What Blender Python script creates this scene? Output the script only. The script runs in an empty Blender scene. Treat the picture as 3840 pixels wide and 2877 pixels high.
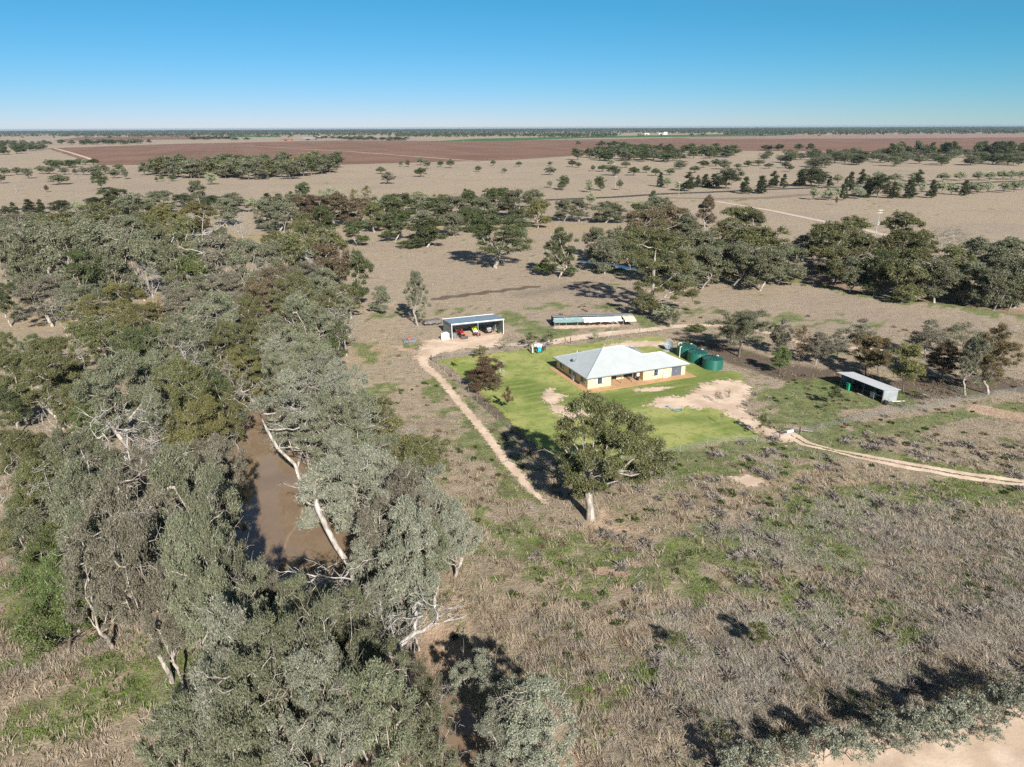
import bpy, math, random
import numpy as np
R_=math.radians
# ------------------------------------------------------------------ camera
H=52.0; FPX=2665.0; PITCH=math.atan(960.5/2665); ROLL=0.0044
Fv=np.array([0,math.cos(PITCH),-math.sin(PITCH)]); _r=np.array([1.,0,0]); _u=np.array([0,math.sin(PITCH),math.cos(PITCH)])
Rv=math.cos(ROLL)*_r-math.sin(ROLL)*_u; Uv=math.cos(ROLL)*_u+math.sin(ROLL)*_r
CAM=np.array([0,0,H])
sc=bpy.context.scene; COL=sc.collection
cd=bpy.data.cameras.new('camera'); cam=bpy.data.objects.new('camera',cd); COL.objects.link(cam)
cd.sensor_width=36; cd.sensor_fit='HORIZONTAL'; cd.lens=36*FPX/3840; cd.clip_start=0.5; cd.clip_end=60000
from mathutils import Matrix, Vector
cam.matrix_world=Matrix(((Rv[0],Uv[0],-Fv[0],0),(Rv[1],Uv[1],-Fv[1],0),(Rv[2],Uv[2],-Fv[2],H),(0,0,0,1)))
sc.camera=cam
# ------------------------------------------------------------------ sky, sun, exposure
SUN_EL=29.5; SUN_AZ=162.0          # azimuth clockwise from +Y, towards the sun (behind the camera, to the right)
w=bpy.data.worlds.new('World'); sc.world=w; w.use_nodes=True
nt=w.node_tree; nt.nodes.clear()
out=nt.nodes.new('ShaderNodeOutputWorld'); bg=nt.nodes.new('ShaderNodeBackground')
sky=nt.nodes.new('ShaderNodeTexSky'); sky.sky_type='NISHITA'; sky.sun_disc=False
sky.sun_elevation=R_(SUN_EL); sky.sun_rotation=R_(SUN_AZ); sky.altitude=200; sky.air_density=0.8; sky.dust_density=0.0; sky.ozone_density=6.0
sep=nt.nodes.new('ShaderNodeSeparateColor'); cmb=nt.nodes.new('ShaderNodeCombineColor'); pw=nt.nodes.new('ShaderNodeMath'); pw.operation='POWER'; pw.inputs[1].default_value=1.58
ml=nt.nodes.new('ShaderNodeMath'); ml.operation='MULTIPLY'; ml.inputs[1].default_value=0.247
nt.links.new(sky.outputs[0],sep.inputs[0]); nt.links.new(sep.outputs[0],pw.inputs[0]); nt.links.new(pw.outputs[0],ml.inputs[0]); mx=nt.nodes.new('ShaderNodeMath'); mx.operation='MAXIMUM'; mx.inputs[1].default_value=0.92
nt.links.new(ml.outputs[0],mx.inputs[0]); nt.links.new(mx.outputs[0],cmb.inputs[0])
gp_=nt.nodes.new('ShaderNodeMath'); gp_.operation='POWER'; gp_.inputs[1].default_value=0.78; gm_=nt.nodes.new('ShaderNodeMath'); gm_.operation='MULTIPLY'; gm_.inputs[1].default_value=1.39
nt.links.new(sep.outputs[1],gp_.inputs[0]); nt.links.new(gp_.outputs[0],gm_.inputs[0]); nt.links.new(gm_.outputs[0],cmb.inputs[1]); nt.links.new(sep.outputs[2],cmb.inputs[2]); nt.links.new(cmb.outputs[0],bg.inputs[0]); nt.links.new(bg.outputs[0],out.inputs[0])
bg.inputs[1].default_value=0.05
sl=bpy.data.lights.new('sun','SUN'); sl.energy=4.9; sl.angle=R_(0.55); sl.color=(1.0,0.94,0.85)
so=bpy.data.objects.new('sun',sl); COL.objects.link(so)
az=R_(SUN_AZ); el=R_(SUN_EL)
tos=Vector((math.sin(az)*math.cos(el),math.cos(az)*math.cos(el),math.sin(el)))
so.rotation_euler=tos.to_track_quat('Z','Y').to_euler(); so.location=(0,0,80)
sc.view_settings.view_transform='Standard'; sc.view_settings.look='None'; sc.view_settings.gamma=1; sc.view_settings.use_curve_mapping=False
sc.view_settings.exposure=0.85
cy=sc.cycles
try:
    cy.max_bounces=6; cy.diffuse_bounces=2; cy.glossy_bounces=2; cy.transmission_bounces=3; cy.transparent_max_bounces=8; cy.volume_bounces=0
    cy.use_adaptive_sampling=True; cy.adaptive_threshold=0.02; cy.use_denoising=False
except Exception: pass
# ------------------------------------------------------------------ helpers: pixel of the photograph -> point in the world
def at(x,y,z=0.):
    d=Fv+(x-1920)/FPX*Rv-(y-1438.5)/FPX*Uv
    return CAM+d*(z-H)/d[2]
def onplane(x,y,Y):
    d=Fv+(x-1920)/FPX*Rv-(y-1438.5)/FPX*Uv
    return CAM+d*Y/d[1]
def topx(P):
    v=np.asarray(P,float)-CAM; d=v@Fv
    return 1920+FPX*(v@Rv)/d,1438.5-FPX*(v@Uv)/d
def depth(P): return float((np.asarray(P,float)-CAM)@Fv)
# ---- noise
def _h(ix,iy,s):
    v=np.sin(ix*127.1+iy*311.7+s*74.7)*43758.5453
    return v-np.floor(v)
def vnoise(x,y,s=0):
    ix=np.floor(x);iy=np.floor(y);fx=x-ix;fy=y-iy
    fx=fx*fx*(3-2*fx);fy=fy*fy*(3-2*fy)
    a=_h(ix,iy,s);b=_h(ix+1,iy,s);c=_h(ix,iy+1,s);d=_h(ix+1,iy+1,s)
    return a+(b-a)*fx+(c-a)*fy+(a-b-c+d)*fx*fy
def fbm(x,y,s=0,o=4):
    r=0;a=.5
    for i in range(o):
        r=r+a*vnoise(x*2**i,y*2**i,s+i*3.1); a*=.5
    return r/(1-.5**o)
def sstep(a,b,x):
    t=np.clip((x-a)/(b-a),0,1); return t*t*(3-2*t)
def pxl(pts,z=0.): return np.array([at(px_,py_,z)[:2] for px_,py_ in pts])
def dline(x,y,P):
    """distance from points to a polyline"""
    d=np.full(np.shape(x),1e9)
    for i in range(len(P)-1):
        ax,ay=P[i];bx,by=P[i+1];vx=bx-ax;vy=by-ay;L=vx*vx+vy*vy+1e-9
        t=np.clip(((x-ax)*vx+(y-ay)*vy)/L,0,1)
        d=np.minimum(d,np.hypot(x-ax-t*vx,y-ay-t*vy))
    return d
def dlinew(x,y,P,W):
    """(distance, half width at nearest) for a polyline with varying half width"""
    d=np.full(np.shape(x),1e9);w=np.zeros(np.shape(x))
    for i in range(len(P)-1):
        ax,ay=P[i];bx,by=P[i+1];vx=bx-ax;vy=by-ay;L=vx*vx+vy*vy+1e-9
        t=np.clip(((x-ax)*vx+(y-ay)*vy)/L,0,1)
        dd=np.hypot(x-ax-t*vx,y-ay-t*vy);m=dd<d
        w=np.where(m,W[i]+(W[i+1]-W[i])*t,w);d=np.where(m,dd,d)
    return d,w
def sdpoly(x,y,P):
    """signed distance, positive inside"""
    P=np.asarray(P);d=dline(x,y,np.vstack([P,P[:1]]));ins=np.zeros(np.shape(x),bool);n=len(P)
    for i in range(n):
        ax,ay=P[i];bx,by=P[(i+1)%n]
        c=((ay>y)!=(by>y))&(x<(bx-ax)*(y-ay)/((by-ay) if by!=ay else 1e-9)+ax)
        ins^=c
    return np.where(ins,d,-d)
# ---- objects
def props(o,label=None,cat=None,group=None,kind=None):
    if label:o['label']=label
    if cat:o['category']=cat
    if group:o['group']=group
    if kind:o['kind']=kind
    return o
def link(o,parent=None):
    COL.objects.link(o)
    if parent is not None:o.parent=parent
    return o
def thing(name,label,cat,loc=(0,0,0),rz=0.,group=None):
    o=bpy.data.objects.new(name,None); link(o); o.location=loc; o.rotation_euler=(0,0,rz); o.empty_display_size=.2
    return props(o,label,cat,group)
def mesh_np(name,V,F,mats=(),smooth=False,attrs=None,matidx=None):
    """V (n,3); F list of index arrays (each (m,k))"""
    me=bpy.data.meshes.new(name); V=np.ascontiguousarray(V,dtype=np.float32)
    if isinstance(F,np.ndarray):F=[F]
    me.vertices.add(len(V)); me.vertices.foreach_set('co',V.ravel())
    nl=sum(f.size for f in F); npoly=sum(len(f) for f in F)
    me.loops.add(nl); me.loops.foreach_set('vertex_index',np.concatenate([f.ravel() for f in F]).astype(np.int32))
    tot=np.concatenate([np.full(len(f),f.shape[1],np.int32) for f in F]); st=np.concatenate([[0],np.cumsum(tot)[:-1]]).astype(np.int32)
    me.polygons.add(npoly); me.polygons.foreach_set('loop_start',st); me.polygons.foreach_set('loop_total',tot)
    if matidx is not None: me.polygons.foreach_set('material_index',np.asarray(matidx,np.int32))
    if smooth: me.polygons.foreach_set('use_smooth',np.ones(npoly,bool))
    for k,(dom,arr) in (attrs or {}).items():
        a=me.attributes.new(k,'FLOAT',dom); a.data.foreach_set('value',np.asarray(arr,np.float32).ravel())
    for m in mats: me.materials.append(m)
    me.update(calc_edges=True); me.validate()
    return me
class MB:
    """collects solids, builds ONE mesh object"""
    def __init__(s): s.V=[];s.F=[];s.n=0
    def raw(s,V,F):
        s.V+= [tuple(v) for v in V]; s.F+=[tuple(i+s.n for i in f) for f in F]; s.n+=len(V); return s
    def box(s,c,d,rz=0.,ry=0.,rx=0.):
        M=Matrix.Rotation(rz,3,'Z')@Matrix.Rotation(ry,3,'Y')@Matrix.Rotation(rx,3,'X')
        V=[Vector(c)+M@Vector((d[0]/2*i,d[1]/2*j,d[2]/2*k)) for i in(-1,1) for j in(-1,1) for k in(-1,1)]
        return s.raw(V,[(0,1,3,2),(4,6,7,5),(0,4,5,1),(2,3,7,6),(0,2,6,4),(1,5,7,3)])
    def b2(s,a,b): # box from two corners
        return s.box([(a[i]+b[i])/2 for i in range(3)],[abs(b[i]-a[i]) for i in range(3)])
    def hexa(s,bot,top):
        V=list(bot)+list(top)
        return s.raw(V,[(3,2,1,0),(4,5,6,7),(0,1,5,4),(1,2,6,5),(2,3,7,6),(3,0,4,7)])
    def prism(s,poly,thick):
        """polygon (3D points, planar) given thickness downwards along z"""
        n=len(poly);V=[tuple(p) for p in poly]+[(p[0],p[1],p[2]-thick) for p in poly]
        return s.raw(V,[tuple(range(n)),tuple(range(2*n-1,n-1,-1))]+[(i,i+n,(i+1)%n+n,(i+1)%n) for i in range(n)])
    def tube(s,pts,r,k=8,cap=True):
        pts=[Vector(p) for p in pts];rr=r if hasattr(r,'__len__') else [r]*len(pts);V=[];F=[]
        for i,p in enumerate(pts):
            d=(pts[min(i+1,len(pts)-1)]-pts[max(i-1,0)]).normalized()
            a=d.orthogonal().normalized() if i==0 else (a-d*a.dot(d)).normalized()
            b=d.cross(a)
            V+=[p+(a*math.cos(2*math.pi*j/k)+b*math.sin(2*math.pi*j/k))*rr[i] for j in range(k)]
        for i in range(len(pts)-1):
            for j in range(k):
                F.append((i*k+j,i*k+(j+1)%k,(i+1)*k+(j+1)%k,(i+1)*k+j))
        if cap: F+=[tuple(range(k-1,-1,-1)),tuple((len(pts)-1)*k+j for j in range(k))]
        return s.raw(V,F)
    def lathe(s,prof,c=(0,0,0),k=24,axis='Z'):
        V=[];F=[]
        for r,z in prof:
            for j in range(k):
                a=2*math.pi*j/k
                if axis=='Z':V.append((c[0]+r*math.cos(a),c[1]+r*math.sin(a),c[2]+z))
                elif axis=='Y':V.append((c[0]+r*math.cos(a),c[1]+z,c[2]+r*math.sin(a)))
                else:V.append((c[0]+z,c[1]+r*math.cos(a),c[2]+r*math.sin(a)))
        m=len(prof)
        for i in range(m-1):
            for j in range(k):F.append((i*k+j,i*k+(j+1)%k,(i+1)*k+(j+1)%k,(i+1)*k+j))
        F+=[tuple(range(k-1,-1,-1)),tuple((m-1)*k+j for j in range(k))]
        return s.raw(V,F)
    def obj(s,name,mat,parent=None,smooth=False,label=None,bevel=0):
        me=bpy.data.meshes.new(name); me.from_pydata([tuple(v) for v in s.V],[],s.F); me.update()
        import bmesh
        b=bmesh.new();b.from_mesh(me);bmesh.ops.recalc_face_normals(b,faces=b.faces)
        if bevel:
            bmesh.ops.bevel(b,geom=list(b.edges),offset=bevel,segments=2,affect='EDGES',clamp_overlap=True)
        b.to_mesh(me);b.free()
        if smooth:
            for p in me.polygons:p.use_smooth=True
            try: me.set_sharp_from_angle(angle=R_(40))
            except Exception: pass
        me.materials.append(mat)
        o=bpy.data.objects.new(name,me); link(o,parent)
        if label:o['label']=label
        return o
# ---- materials
def newmat(name):
    m=bpy.data.materials.new(name); m.use_nodes=True; t=m.node_tree; t.nodes.clear(); return m,t
class NB:
    def __init__(s,t): s.t=t
    def n(s,ty,**k):
        nd=s.t.nodes.new(ty)
        for a,b in k.items(): setattr(nd,a,b)
        return nd
    def l(s,a,b): s.t.links.new(a,b)
    def val(s,x):
        return x
    def m(s,op,a,b=None,c=None,clamp=False):
        nd=s.n('ShaderNodeMath',operation=op); nd.use_clamp=clamp
        for i,v in enumerate((a,b,c)):
            if v is None: continue
            if hasattr(v,'links') or hasattr(v,'is_linked'): s.l(v,nd.inputs[i])
            else: nd.inputs[i].default_value=v
        return nd.outputs[0]
    def ss(s,x,a,b):
        nd=s.n('ShaderNodeMapRange',interpolation_type='SMOOTHSTEP'); s.l(x,nd.inputs[0]); nd.inputs[1].default_value=a; nd.inputs[2].default_value=b
        return nd.outputs[0]
    def mix(s,f,a,b,bt='MIX'):
        nd=s.n('ShaderNodeMix',data_type='RGBA',blend_type=bt)
        for sock,v in ((nd.inputs[0],f),(nd.inputs[6],a),(nd.inputs[7],b)):
            if hasattr(v,'is_linked'): s.l(v,sock)
            elif isinstance(v,(tuple,list)): sock.default_value=(*v,1) if len(v)==3 else v
            else: sock.default_value=v
        return nd.outputs[2]
    def noise(s,vec,scale,det=4,rough=.55,dist=0.):
        nd=s.n('ShaderNodeTexNoise'); s.l(vec,nd.inputs['Vector']); nd.inputs['Scale'].default_value=scale; nd.inputs['Detail'].default_value=det
        nd.inputs['Roughness'].default_value=rough; nd.inputs['Distortion'].default_value=dist
        return nd.outputs[0]
    def attr(s,name):
        return s.n('ShaderNodeAttribute',attribute_name=name).outputs['Fac']
    def pos(s): return s.n('ShaderNodeNewGeometry').outputs['Position']
    def obj(s): return s.n('ShaderNodeTexCoord').outputs['Object']
    def scale(s,vec,k):
        nd=s.n('ShaderNodeMapping'); s.l(vec,nd.inputs[0]); nd.inputs['Scale'].default_value=k; return nd.outputs[0]
    def bsdf(s,col,rough=.9,metal=0.,spec=.3,bump=None,bstr=.3,bdist=.1):
        b=s.n('ShaderNodeBsdfPrincipled')
        for k,v in (('Base Color',col),('Roughness',rough),('Metallic',metal),('Specular IOR Level',spec)):
            if hasattr(v,'is_linked'): s.l(v,b.inputs[k])
            elif isinstance(v,(tuple,list)): b.inputs[k].default_value=(*v,1)
            else: b.inputs[k].default_value=v
        if bump is not None:
            bn=s.n('ShaderNodeBump'); s.l(bump,bn.inputs['Height']); bn.inputs['Strength'].default_value=bstr; bn.inputs['Distance'].default_value=bdist
            s.l(bn.outputs[0],b.inputs['Normal'])
        return b.outputs[0]
    def out(s,sh): 
        o=s.n('ShaderNodeOutputMaterial'); s.l(sh,o.inputs[0])
_mc={}
def plain(name,col,rough=.6,metal=0.,spec=.4,dirt=.12,scale=1.5,bump=0.):
    """paint/metal/plastic with a little uneven weathering"""
    if name in _mc:return _mc[name]
    m,t=newmat(name);b=NB(t);o=b.obj()
    n=b.noise(o,scale,5,.6); n2=b.noise(o,scale*9,3,.6)
    f=b.m('ADD',b.m('MULTIPLY',n,.7),b.m('MULTIPLY',n2,.3))
    dark=tuple(c*(1-dirt*2) for c in col); lite=tuple(min(1,c*(1+dirt)) for c in col)
    c=b.mix(b.ss(f,.3,.7),dark,lite)
    r=b.m('ADD',rough,b.m('MULTIPLY',b.m('SUBTRACT',n2,.5),.2))
    b.out(b.bsdf(c,r,metal,spec,n2 if bump else None,bump,.02))
    _mc[name]=m; return m
def ribbed(name,col,axis=0,pitch=.2,rough=.45,metal=.3,depth=.02,dirt=.1,rust=0.):
    """corrugated / ribbed sheet: ribs run across object axis"""
    if name in _mc:return _mc[name]
    m,t=newmat(name);b=NB(t);o=b.obj()
    sx=b.n('ShaderNodeSeparateXYZ'); b.l(o,sx.inputs[0])
    ph=b.m('MULTIPLY',sx.outputs[axis],2*math.pi/pitch)
    wv=b.m('ADD',b.m('MULTIPLY',b.m('SINE',ph),.5),.5)
    n=b.noise(o,.5,5,.6); n2=b.noise(b.scale(o,(3,3,.6)),2,4,.6)
    c=b.mix(b.ss(n,.3,.7),tuple(x*(1-dirt) for x in col),tuple(min(1,x*(1+dirt)) for x in col))
    c=b.mix(b.m('MULTIPLY',b.ss(n2,.55,.8),.35),c,tuple(x*.6 for x in col))
    if rust: c=b.mix(b.m('MULTIPLY',b.ss(n2,.62-rust*.25,.75),.8),c,(.28,.12,.05))
    b.out(b.bsdf(c,rough,metal,.4,wv,.6,depth))
    _mc[name]=m; return m
# ================================================================== terrain
CREEK_PX=[(1085,1090),(1060,1200),(1010,1330),(985,1450),(955,1560),(965,1700),(1030,1850),(1065,2030),(1110,2200),(1290,2400),(1500,2590),(1680,2800),(1900,3150)]
CREEK_W=[1.6,1.8,2.0,2.2,4.2,5.6,6.6,7.0,6.2,3.4,3.0,3.0,3.0]
WZ=-2.2
CREEK=pxl(CREEK_PX,WZ)
CREEK2=pxl([(2180,975),(2262,985),(2400,1010),(2650,1040),(2900,1010),(3150,1075),(3400,1110),(3700,1150),(4000,1200)],-1.)
CREEK2_W=[2,3.5,2.5,2.5,2.5,2.5,2.5,3,3]
YARD=pxl([(1450,1100),(2500,1100),(3700,1220),(3750,1500),(3050,1700),(2300,1800),(1950,1700),(1450,1350)])
def height(x,y):
    x=np.asarray(x,float);y=np.asarray(y,float)
    amp=(1-sstep(150,320,y))*(1-sstep(-12,2,sdpoly(x,y,YARD)))
    z=amp*((fbm(x/14,y/14,5,3)-.5)*.9+(fbm(x/3.2,y/3.2,9,2)-.5)*.30)
    wob=(fbm(x/9,y/9,21,3)-.5)*4
    d,wd=dlinew(x,y,CREEK,CREEK_W); t=(d+wob*.4-wd)
    c=1-sstep(-2.,7.5,t); z=z*(1-c)-c*3.1
    d,wd=dlinew(x,y,CREEK2,CREEK2_W); t=(d+wob*.5-wd); c=(1-sstep(-1.,6,t))
    z=z*(1-c)-c*1.9
    return z
# tracks (world polylines)
TRACK_A=pxl([(1690,1300),(1630,1318),(1585,1345),(1590,1372),(1650,1420),(1705,1490),(1770,1565),(1830,1640),(1880,1705),(1930,1765),(1985,1830),(2050,1890)])
TRACK_A_W=[2.2,2.0,1.5,1.1,.9,.85,.85,.85,.9,.9,.7,.3]
TRACK_B=pxl([(1700,1290),(1800,1300),(1900,1295),(2000,1290),(2080,1283),(2160,1268),(2260,1255),(2350,1245),(2430,1238),(2520,1226),(2620,1221),(2720,1222),(2800,1232),(2880,1250),(2990,1285),(3100,1300),(3300,1313),(3420,1322),(3560,1340)])
TRACK_B_W=[3.4,2.,1.4,1.5,2.0,2.1,2.1,1.9,1.7,1.5,1.4,1.3,1.2,1.1,1.0,1.0,.9,.9,.7]
DRIVE=pxl([(2960,1630),(3020,1665),(3120,1690),(3220,1712),(3330,1732),(3450,1752),(3600,1778),(3750,1798),(3900,1815)])
GREEN=[(([(1600,1400),(1750,1560),(1860,1700),(1960,1830),(2080,1900)]),5,.62),([(1400,1190),(1700,1160),(2100,1145),(2400,1150),(2700,1175),(3000,1200),(3300,1230)],5,.5),
 ([(1900,1180),(1990,1225),(2040,1250)],6,.9),([(2340,1180),(2450,1220)],4,1.),([(1480,1290),(1560,1300)],5,.6),([(2050,1242),(2200,1242),(2300,1238)],2.2,.8),
 ([(2150,1730),(2450,1730),(2700,1700),(2950,1670),(3200,1640),(3500,1575),(3840,1520)],3.2,1.),([(3000,1480),(3050,1580),(2980,1600)],9,.95),([(3350,1490),(3220,1500),(3120,1450)],5,1.),
 ([(3140,1690),(3300,1700),(3450,1735),(3600,1762),(3840,1795)],2.0,1.1),([(2450,1780),(2700,1750),(3050,1730)],6,.6),
 ([(1900,2000),(2100,2090),(2400,2120),(2800,1990),(3100,1900),(3300,1870),(3800,1850)],6,.75),([(2600,2100),(2950,2060),(3150,2050)],6,.6),([(2900,2250),(3300,2350)],7,.45),([(1740,1880),(1800,2010)],6,.45),([(100,2700),(300,2600),(600,2480),(700,2380)],7,.55),
 ([(650,2400),(760,2600)],3,.8),([(2250,1000),(2600,1040),(2900,1030),(3300,1110),(3840,1180)],8,.8),([(1300,800),(1700,830),(2050,820)],10,.4),([(2350,760),(2700,752),(2900,745)],5,.6),([(2650,2000),(2500,2050)],4,.4),([(2720,1400),(2640,1420)],3,.8),([(2300,2560),(2700,2400),(2900,2380)],5,.35),
 ([(2700,1200),(2900,1215),(3250,1240)],3,.5),([(1330,1290),(1420,1350),(1440,1500)],5,.5),([(30,2000),(60,2400)],6,.35),([(1240,790),(1340,770)],8,.5)]
GOLD=[([(1400,850),(1900,850),(2300,860)],14,.8),([(900,890),(1050,900)],12,.8),([(0,1160),(250,1200)],10,.7),([(2900,1045),(3350,1090)],3,1.2),([(550,1110),(640,1180)],6,.9),([(2250,1960),(2600,1900),(2950,1790),(3300,1800)],5,.55),([(1350,1350),(1420,1300)],5,.6)]
GREY=[([(2900,2030),(3300,1990),(3840,2010)],8,.8),([(3400,2200),(3840,2300)],14,.8),([(2500,2600),(2900,2500),(3300,2500)],9,.8),([(2150,2450),(2350,2750)],6,.4),([(0,2450),(300,2430)],5,.6),([(1960,1105),(2150,1075)],4,.9)]
BARE=[([(1800,2440),(1870,2560),(1960,2650),(2130,2820),(2160,2900)],.8,1.1),([(1690,2230),(1760,2330),(1800,2440)],.5,.8),([(2180,1965),(2400,1985)],2.2,.6),([(400,2330),(560,2230),(660,2160)],3,.9),([(1620,2380),(1680,2480)],3,1.),([(2260,1910),(2280,1950)],1.5,.6),([(3700,1540),(3840,1570)],4,.9),
 ([(1350,1180),(1430,1160),(1500,1130)],2,.5),([(2280,1325),(2420,1300),(2500,1280)],3,.9),([(1480,1300),(1600,1330)],2.,.7),([(2230,2140),(2330,2150)],1.5,.7),([(0,2050),(60,1930)],4,.5),([(3760,2780),(3840,2760)],5,.4),([(1700,1050),(1400,1150)],3,.35)]
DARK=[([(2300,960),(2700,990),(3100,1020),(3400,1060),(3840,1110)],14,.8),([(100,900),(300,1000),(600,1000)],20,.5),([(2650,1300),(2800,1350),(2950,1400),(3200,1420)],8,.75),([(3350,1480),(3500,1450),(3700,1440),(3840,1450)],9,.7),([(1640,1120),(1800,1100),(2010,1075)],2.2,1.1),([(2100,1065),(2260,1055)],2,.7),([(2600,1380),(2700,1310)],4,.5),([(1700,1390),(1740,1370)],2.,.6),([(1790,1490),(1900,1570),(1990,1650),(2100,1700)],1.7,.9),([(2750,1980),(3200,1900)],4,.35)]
def zsum(x,y,L,far=1):
    r=np.zeros(np.shape(x))
    for P,wd,st in L:
        d=dline(x,y,pxl(P)); r=np.maximum(r,st*np.exp(-(d/wd)**2))
    return r
def masks(x,y):
    n=fbm(x/6,y/6,31,4); n2=fbm(x/2.2,y/2.2,47,3)
    near=1-sstep(170,240,y)
    g=zsum(x,y,GREEN); g=np.clip(sstep(.22,.62,g*.95+(n-.5)*1.1+(n2-.5)*1.2),0,1)
    g=np.maximum(g,near*sstep(.56,.70,n*.45+n2*.55)*.75)
    go=np.clip(zsum(x,y,GOLD)*1.0+(n-.5)*.6,0,1)
    gr=np.clip(zsum(x,y,GREY)*.9+(n2-.45)*.8*near+(n-.5)*.3,0,1)
    ba=np.clip(sstep(.35,.6,zsum(x,y,BARE)+(n2-.5)*.5),0,1)
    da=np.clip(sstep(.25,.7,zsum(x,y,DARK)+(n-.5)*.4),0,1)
    return g,go,gr,ba,da
# ground mesh: one sheet from behind the camera to the horizon, cells growing with distance
def make_ground():
    nr,ncn=560,310
    k=math.log((32000+80)/(60.))/nr
    rows=-80+60*np.exp(k*np.arange(nr+1)); 
    # finer rows between 30 and 130 m
    fine=np.arange(35,150,.62); rows=np.unique(np.concatenate([rows[(rows<35)],fine,rows[rows>=150]]))
    u=np.linspace(-1,1,ncn+1); u=np.sign(u)*np.abs(u)**1.05
    Y=np.repeat(rows[:,None],ncn+1,1); Wd=(np.maximum(rows,30)*.95+45)[:,None]
    X=u[None,:]*Wd
    Z=height(X.ravel(),Y.ravel())
    m=masks(X.ravel(),Y.ravel())
    nr2=len(rows); idx=np.arange(nr2*(ncn+1)).reshape(nr2,ncn+1)
    F=np.stack([idx[:-1,:-1],idx[:-1,1:],idx[1:,1:],idx[1:,:-1]],-1).reshape(-1,4)
    V=np.stack([X.ravel(),Y.ravel(),Z],1)
    names=('green','gold','grey','bare','dark')
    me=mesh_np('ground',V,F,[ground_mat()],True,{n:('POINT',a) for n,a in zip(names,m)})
    o=bpy.data.objects.new('ground',me); link(o); o['kind']='structure'; return o
def ground_mat():
    m,t=newmat('dry_grass_ground');b=NB(t);p=b.pos()
    s0=b.n('ShaderNodeSeparateXYZ'); b.l(p,s0.inputs[0]); sy=s0.outputs[1]
    fine=b.noise(p,2.6,6,.7); mid=b.noise(p,.45,5,.6); big=b.noise(p,.035,5,.6); huge=b.noise(p,.0035,5,.6)
    streak=b.noise(b.scale(p,(.25,1,1)),.5,5,.65)
    tan=b.mix(b.ss(mid,.3,.7),(.315,.255,.180),(.43,.352,.258))
    tan=b.mix(b.m('MULTIPLY',b.ss(big,.35,.68),.7),tan,(.385,.312,.24))
    tan=b.mix(b.m('MULTIPLY',b.ss(huge,.42,.65),.55),tan,(.325,.265,.21))
    tan=b.mix(b.m('MULTIPLY',b.ss(streak,.56,.70),.5),tan,(.19,.145,.11))
    gold=b.mix(fine,(.36,.26,.13),(.46,.36,.20))
    sp2=b.noise(p,.16,6,.72);tan=b.mix(b.m('MULTIPLY',b.ss(sp2,.54,.68),.38),tan,(.185,.15,.11));tan=b.mix(b.m('MULTIPLY',b.ss(b.noise(p,.012,4,.6),.5,.62),.35),tan,(.30,.235,.20))
    c=b.mix(b.m('MULTIPLY',b.attr('gold'),.7),tan,gold)
    grey=b.mix(b.ss(fine,.35,.65),(.14,.118,.095),(.29,.25,.21))
    c=b.mix(b.m('MULTIPLY',b.attr('grey'),.85),c,grey)
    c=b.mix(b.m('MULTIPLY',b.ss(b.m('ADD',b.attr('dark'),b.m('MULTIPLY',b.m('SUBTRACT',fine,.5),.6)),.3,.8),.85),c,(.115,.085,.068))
    gr=b.mix(b.ss(mid,.35,.65),(.10,.145,.045),(.20,.235,.085))
    gf=b.ss(b.m('ADD',b.attr('green'),b.m('MULTIPLY',b.m('SUBTRACT',fine,.5),1.3)),.25,1.0)
    c=b.mix(b.m('MULTIPLY',gf,.85),c,gr)
    soil=b.mix(b.ss(mid,.3,.7),(.44,.31,.22),(.56,.41,.30))
    c=b.mix(b.ss(b.m('ADD',b.attr('bare'),b.m('MULTIPLY',b.m('SUBTRACT',fine,.5),1.)),.4,.7),c,soil)
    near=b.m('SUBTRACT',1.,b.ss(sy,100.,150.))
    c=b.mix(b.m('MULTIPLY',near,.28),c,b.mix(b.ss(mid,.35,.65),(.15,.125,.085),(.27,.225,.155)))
    # creek bed and banks are bare silt where the ground drops
    sx=b.n('ShaderNodeSeparateXYZ'); b.l(p,sx.inputs[0])
    silt=b.mix(fine,(.20,.145,.10),(.36,.27,.19))
    c=b.mix(b.ss(b.m('ADD',b.m('MULTIPLY',sx.outputs[2],-1.),b.m('MULTIPLY',b.m('SUBTRACT',mid,.5),1.6)),.7,1.9),c,silt)
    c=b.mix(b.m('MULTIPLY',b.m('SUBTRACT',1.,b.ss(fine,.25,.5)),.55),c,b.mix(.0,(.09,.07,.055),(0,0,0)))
    hgt=b.m('ADD',b.m('MULTIPLY',mid,.5),b.m('MULTIPLY',fine,.5))
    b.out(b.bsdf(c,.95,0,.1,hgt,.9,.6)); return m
def sheet(name,poly,mat,cell,off,rag=1.0,margin=None,extra=None,maskf=None,zf=None):
    """sheet over a polygon, ragged edge carried by the attribute 'edge' (signed distance to the outline)"""
    poly=np.asarray(poly);mg=margin if margin is not None else rag*1.2
    x0,y0=poly.min(0)-mg;x1,y1=poly.max(0)+mg
    nx=int((x1-x0)/cell)+2;ny=int((y1-y0)/cell)+2
    gx,gy=np.meshgrid(x0+np.arange(nx)*cell,y0+np.arange(ny)*cell)
    sd=maskf(gx,gy) if maskf else sdpoly(gx,gy,poly)
    return _sheetmesh(name,gx,gy,sd,mg,mat,off,extra,zf)
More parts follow.
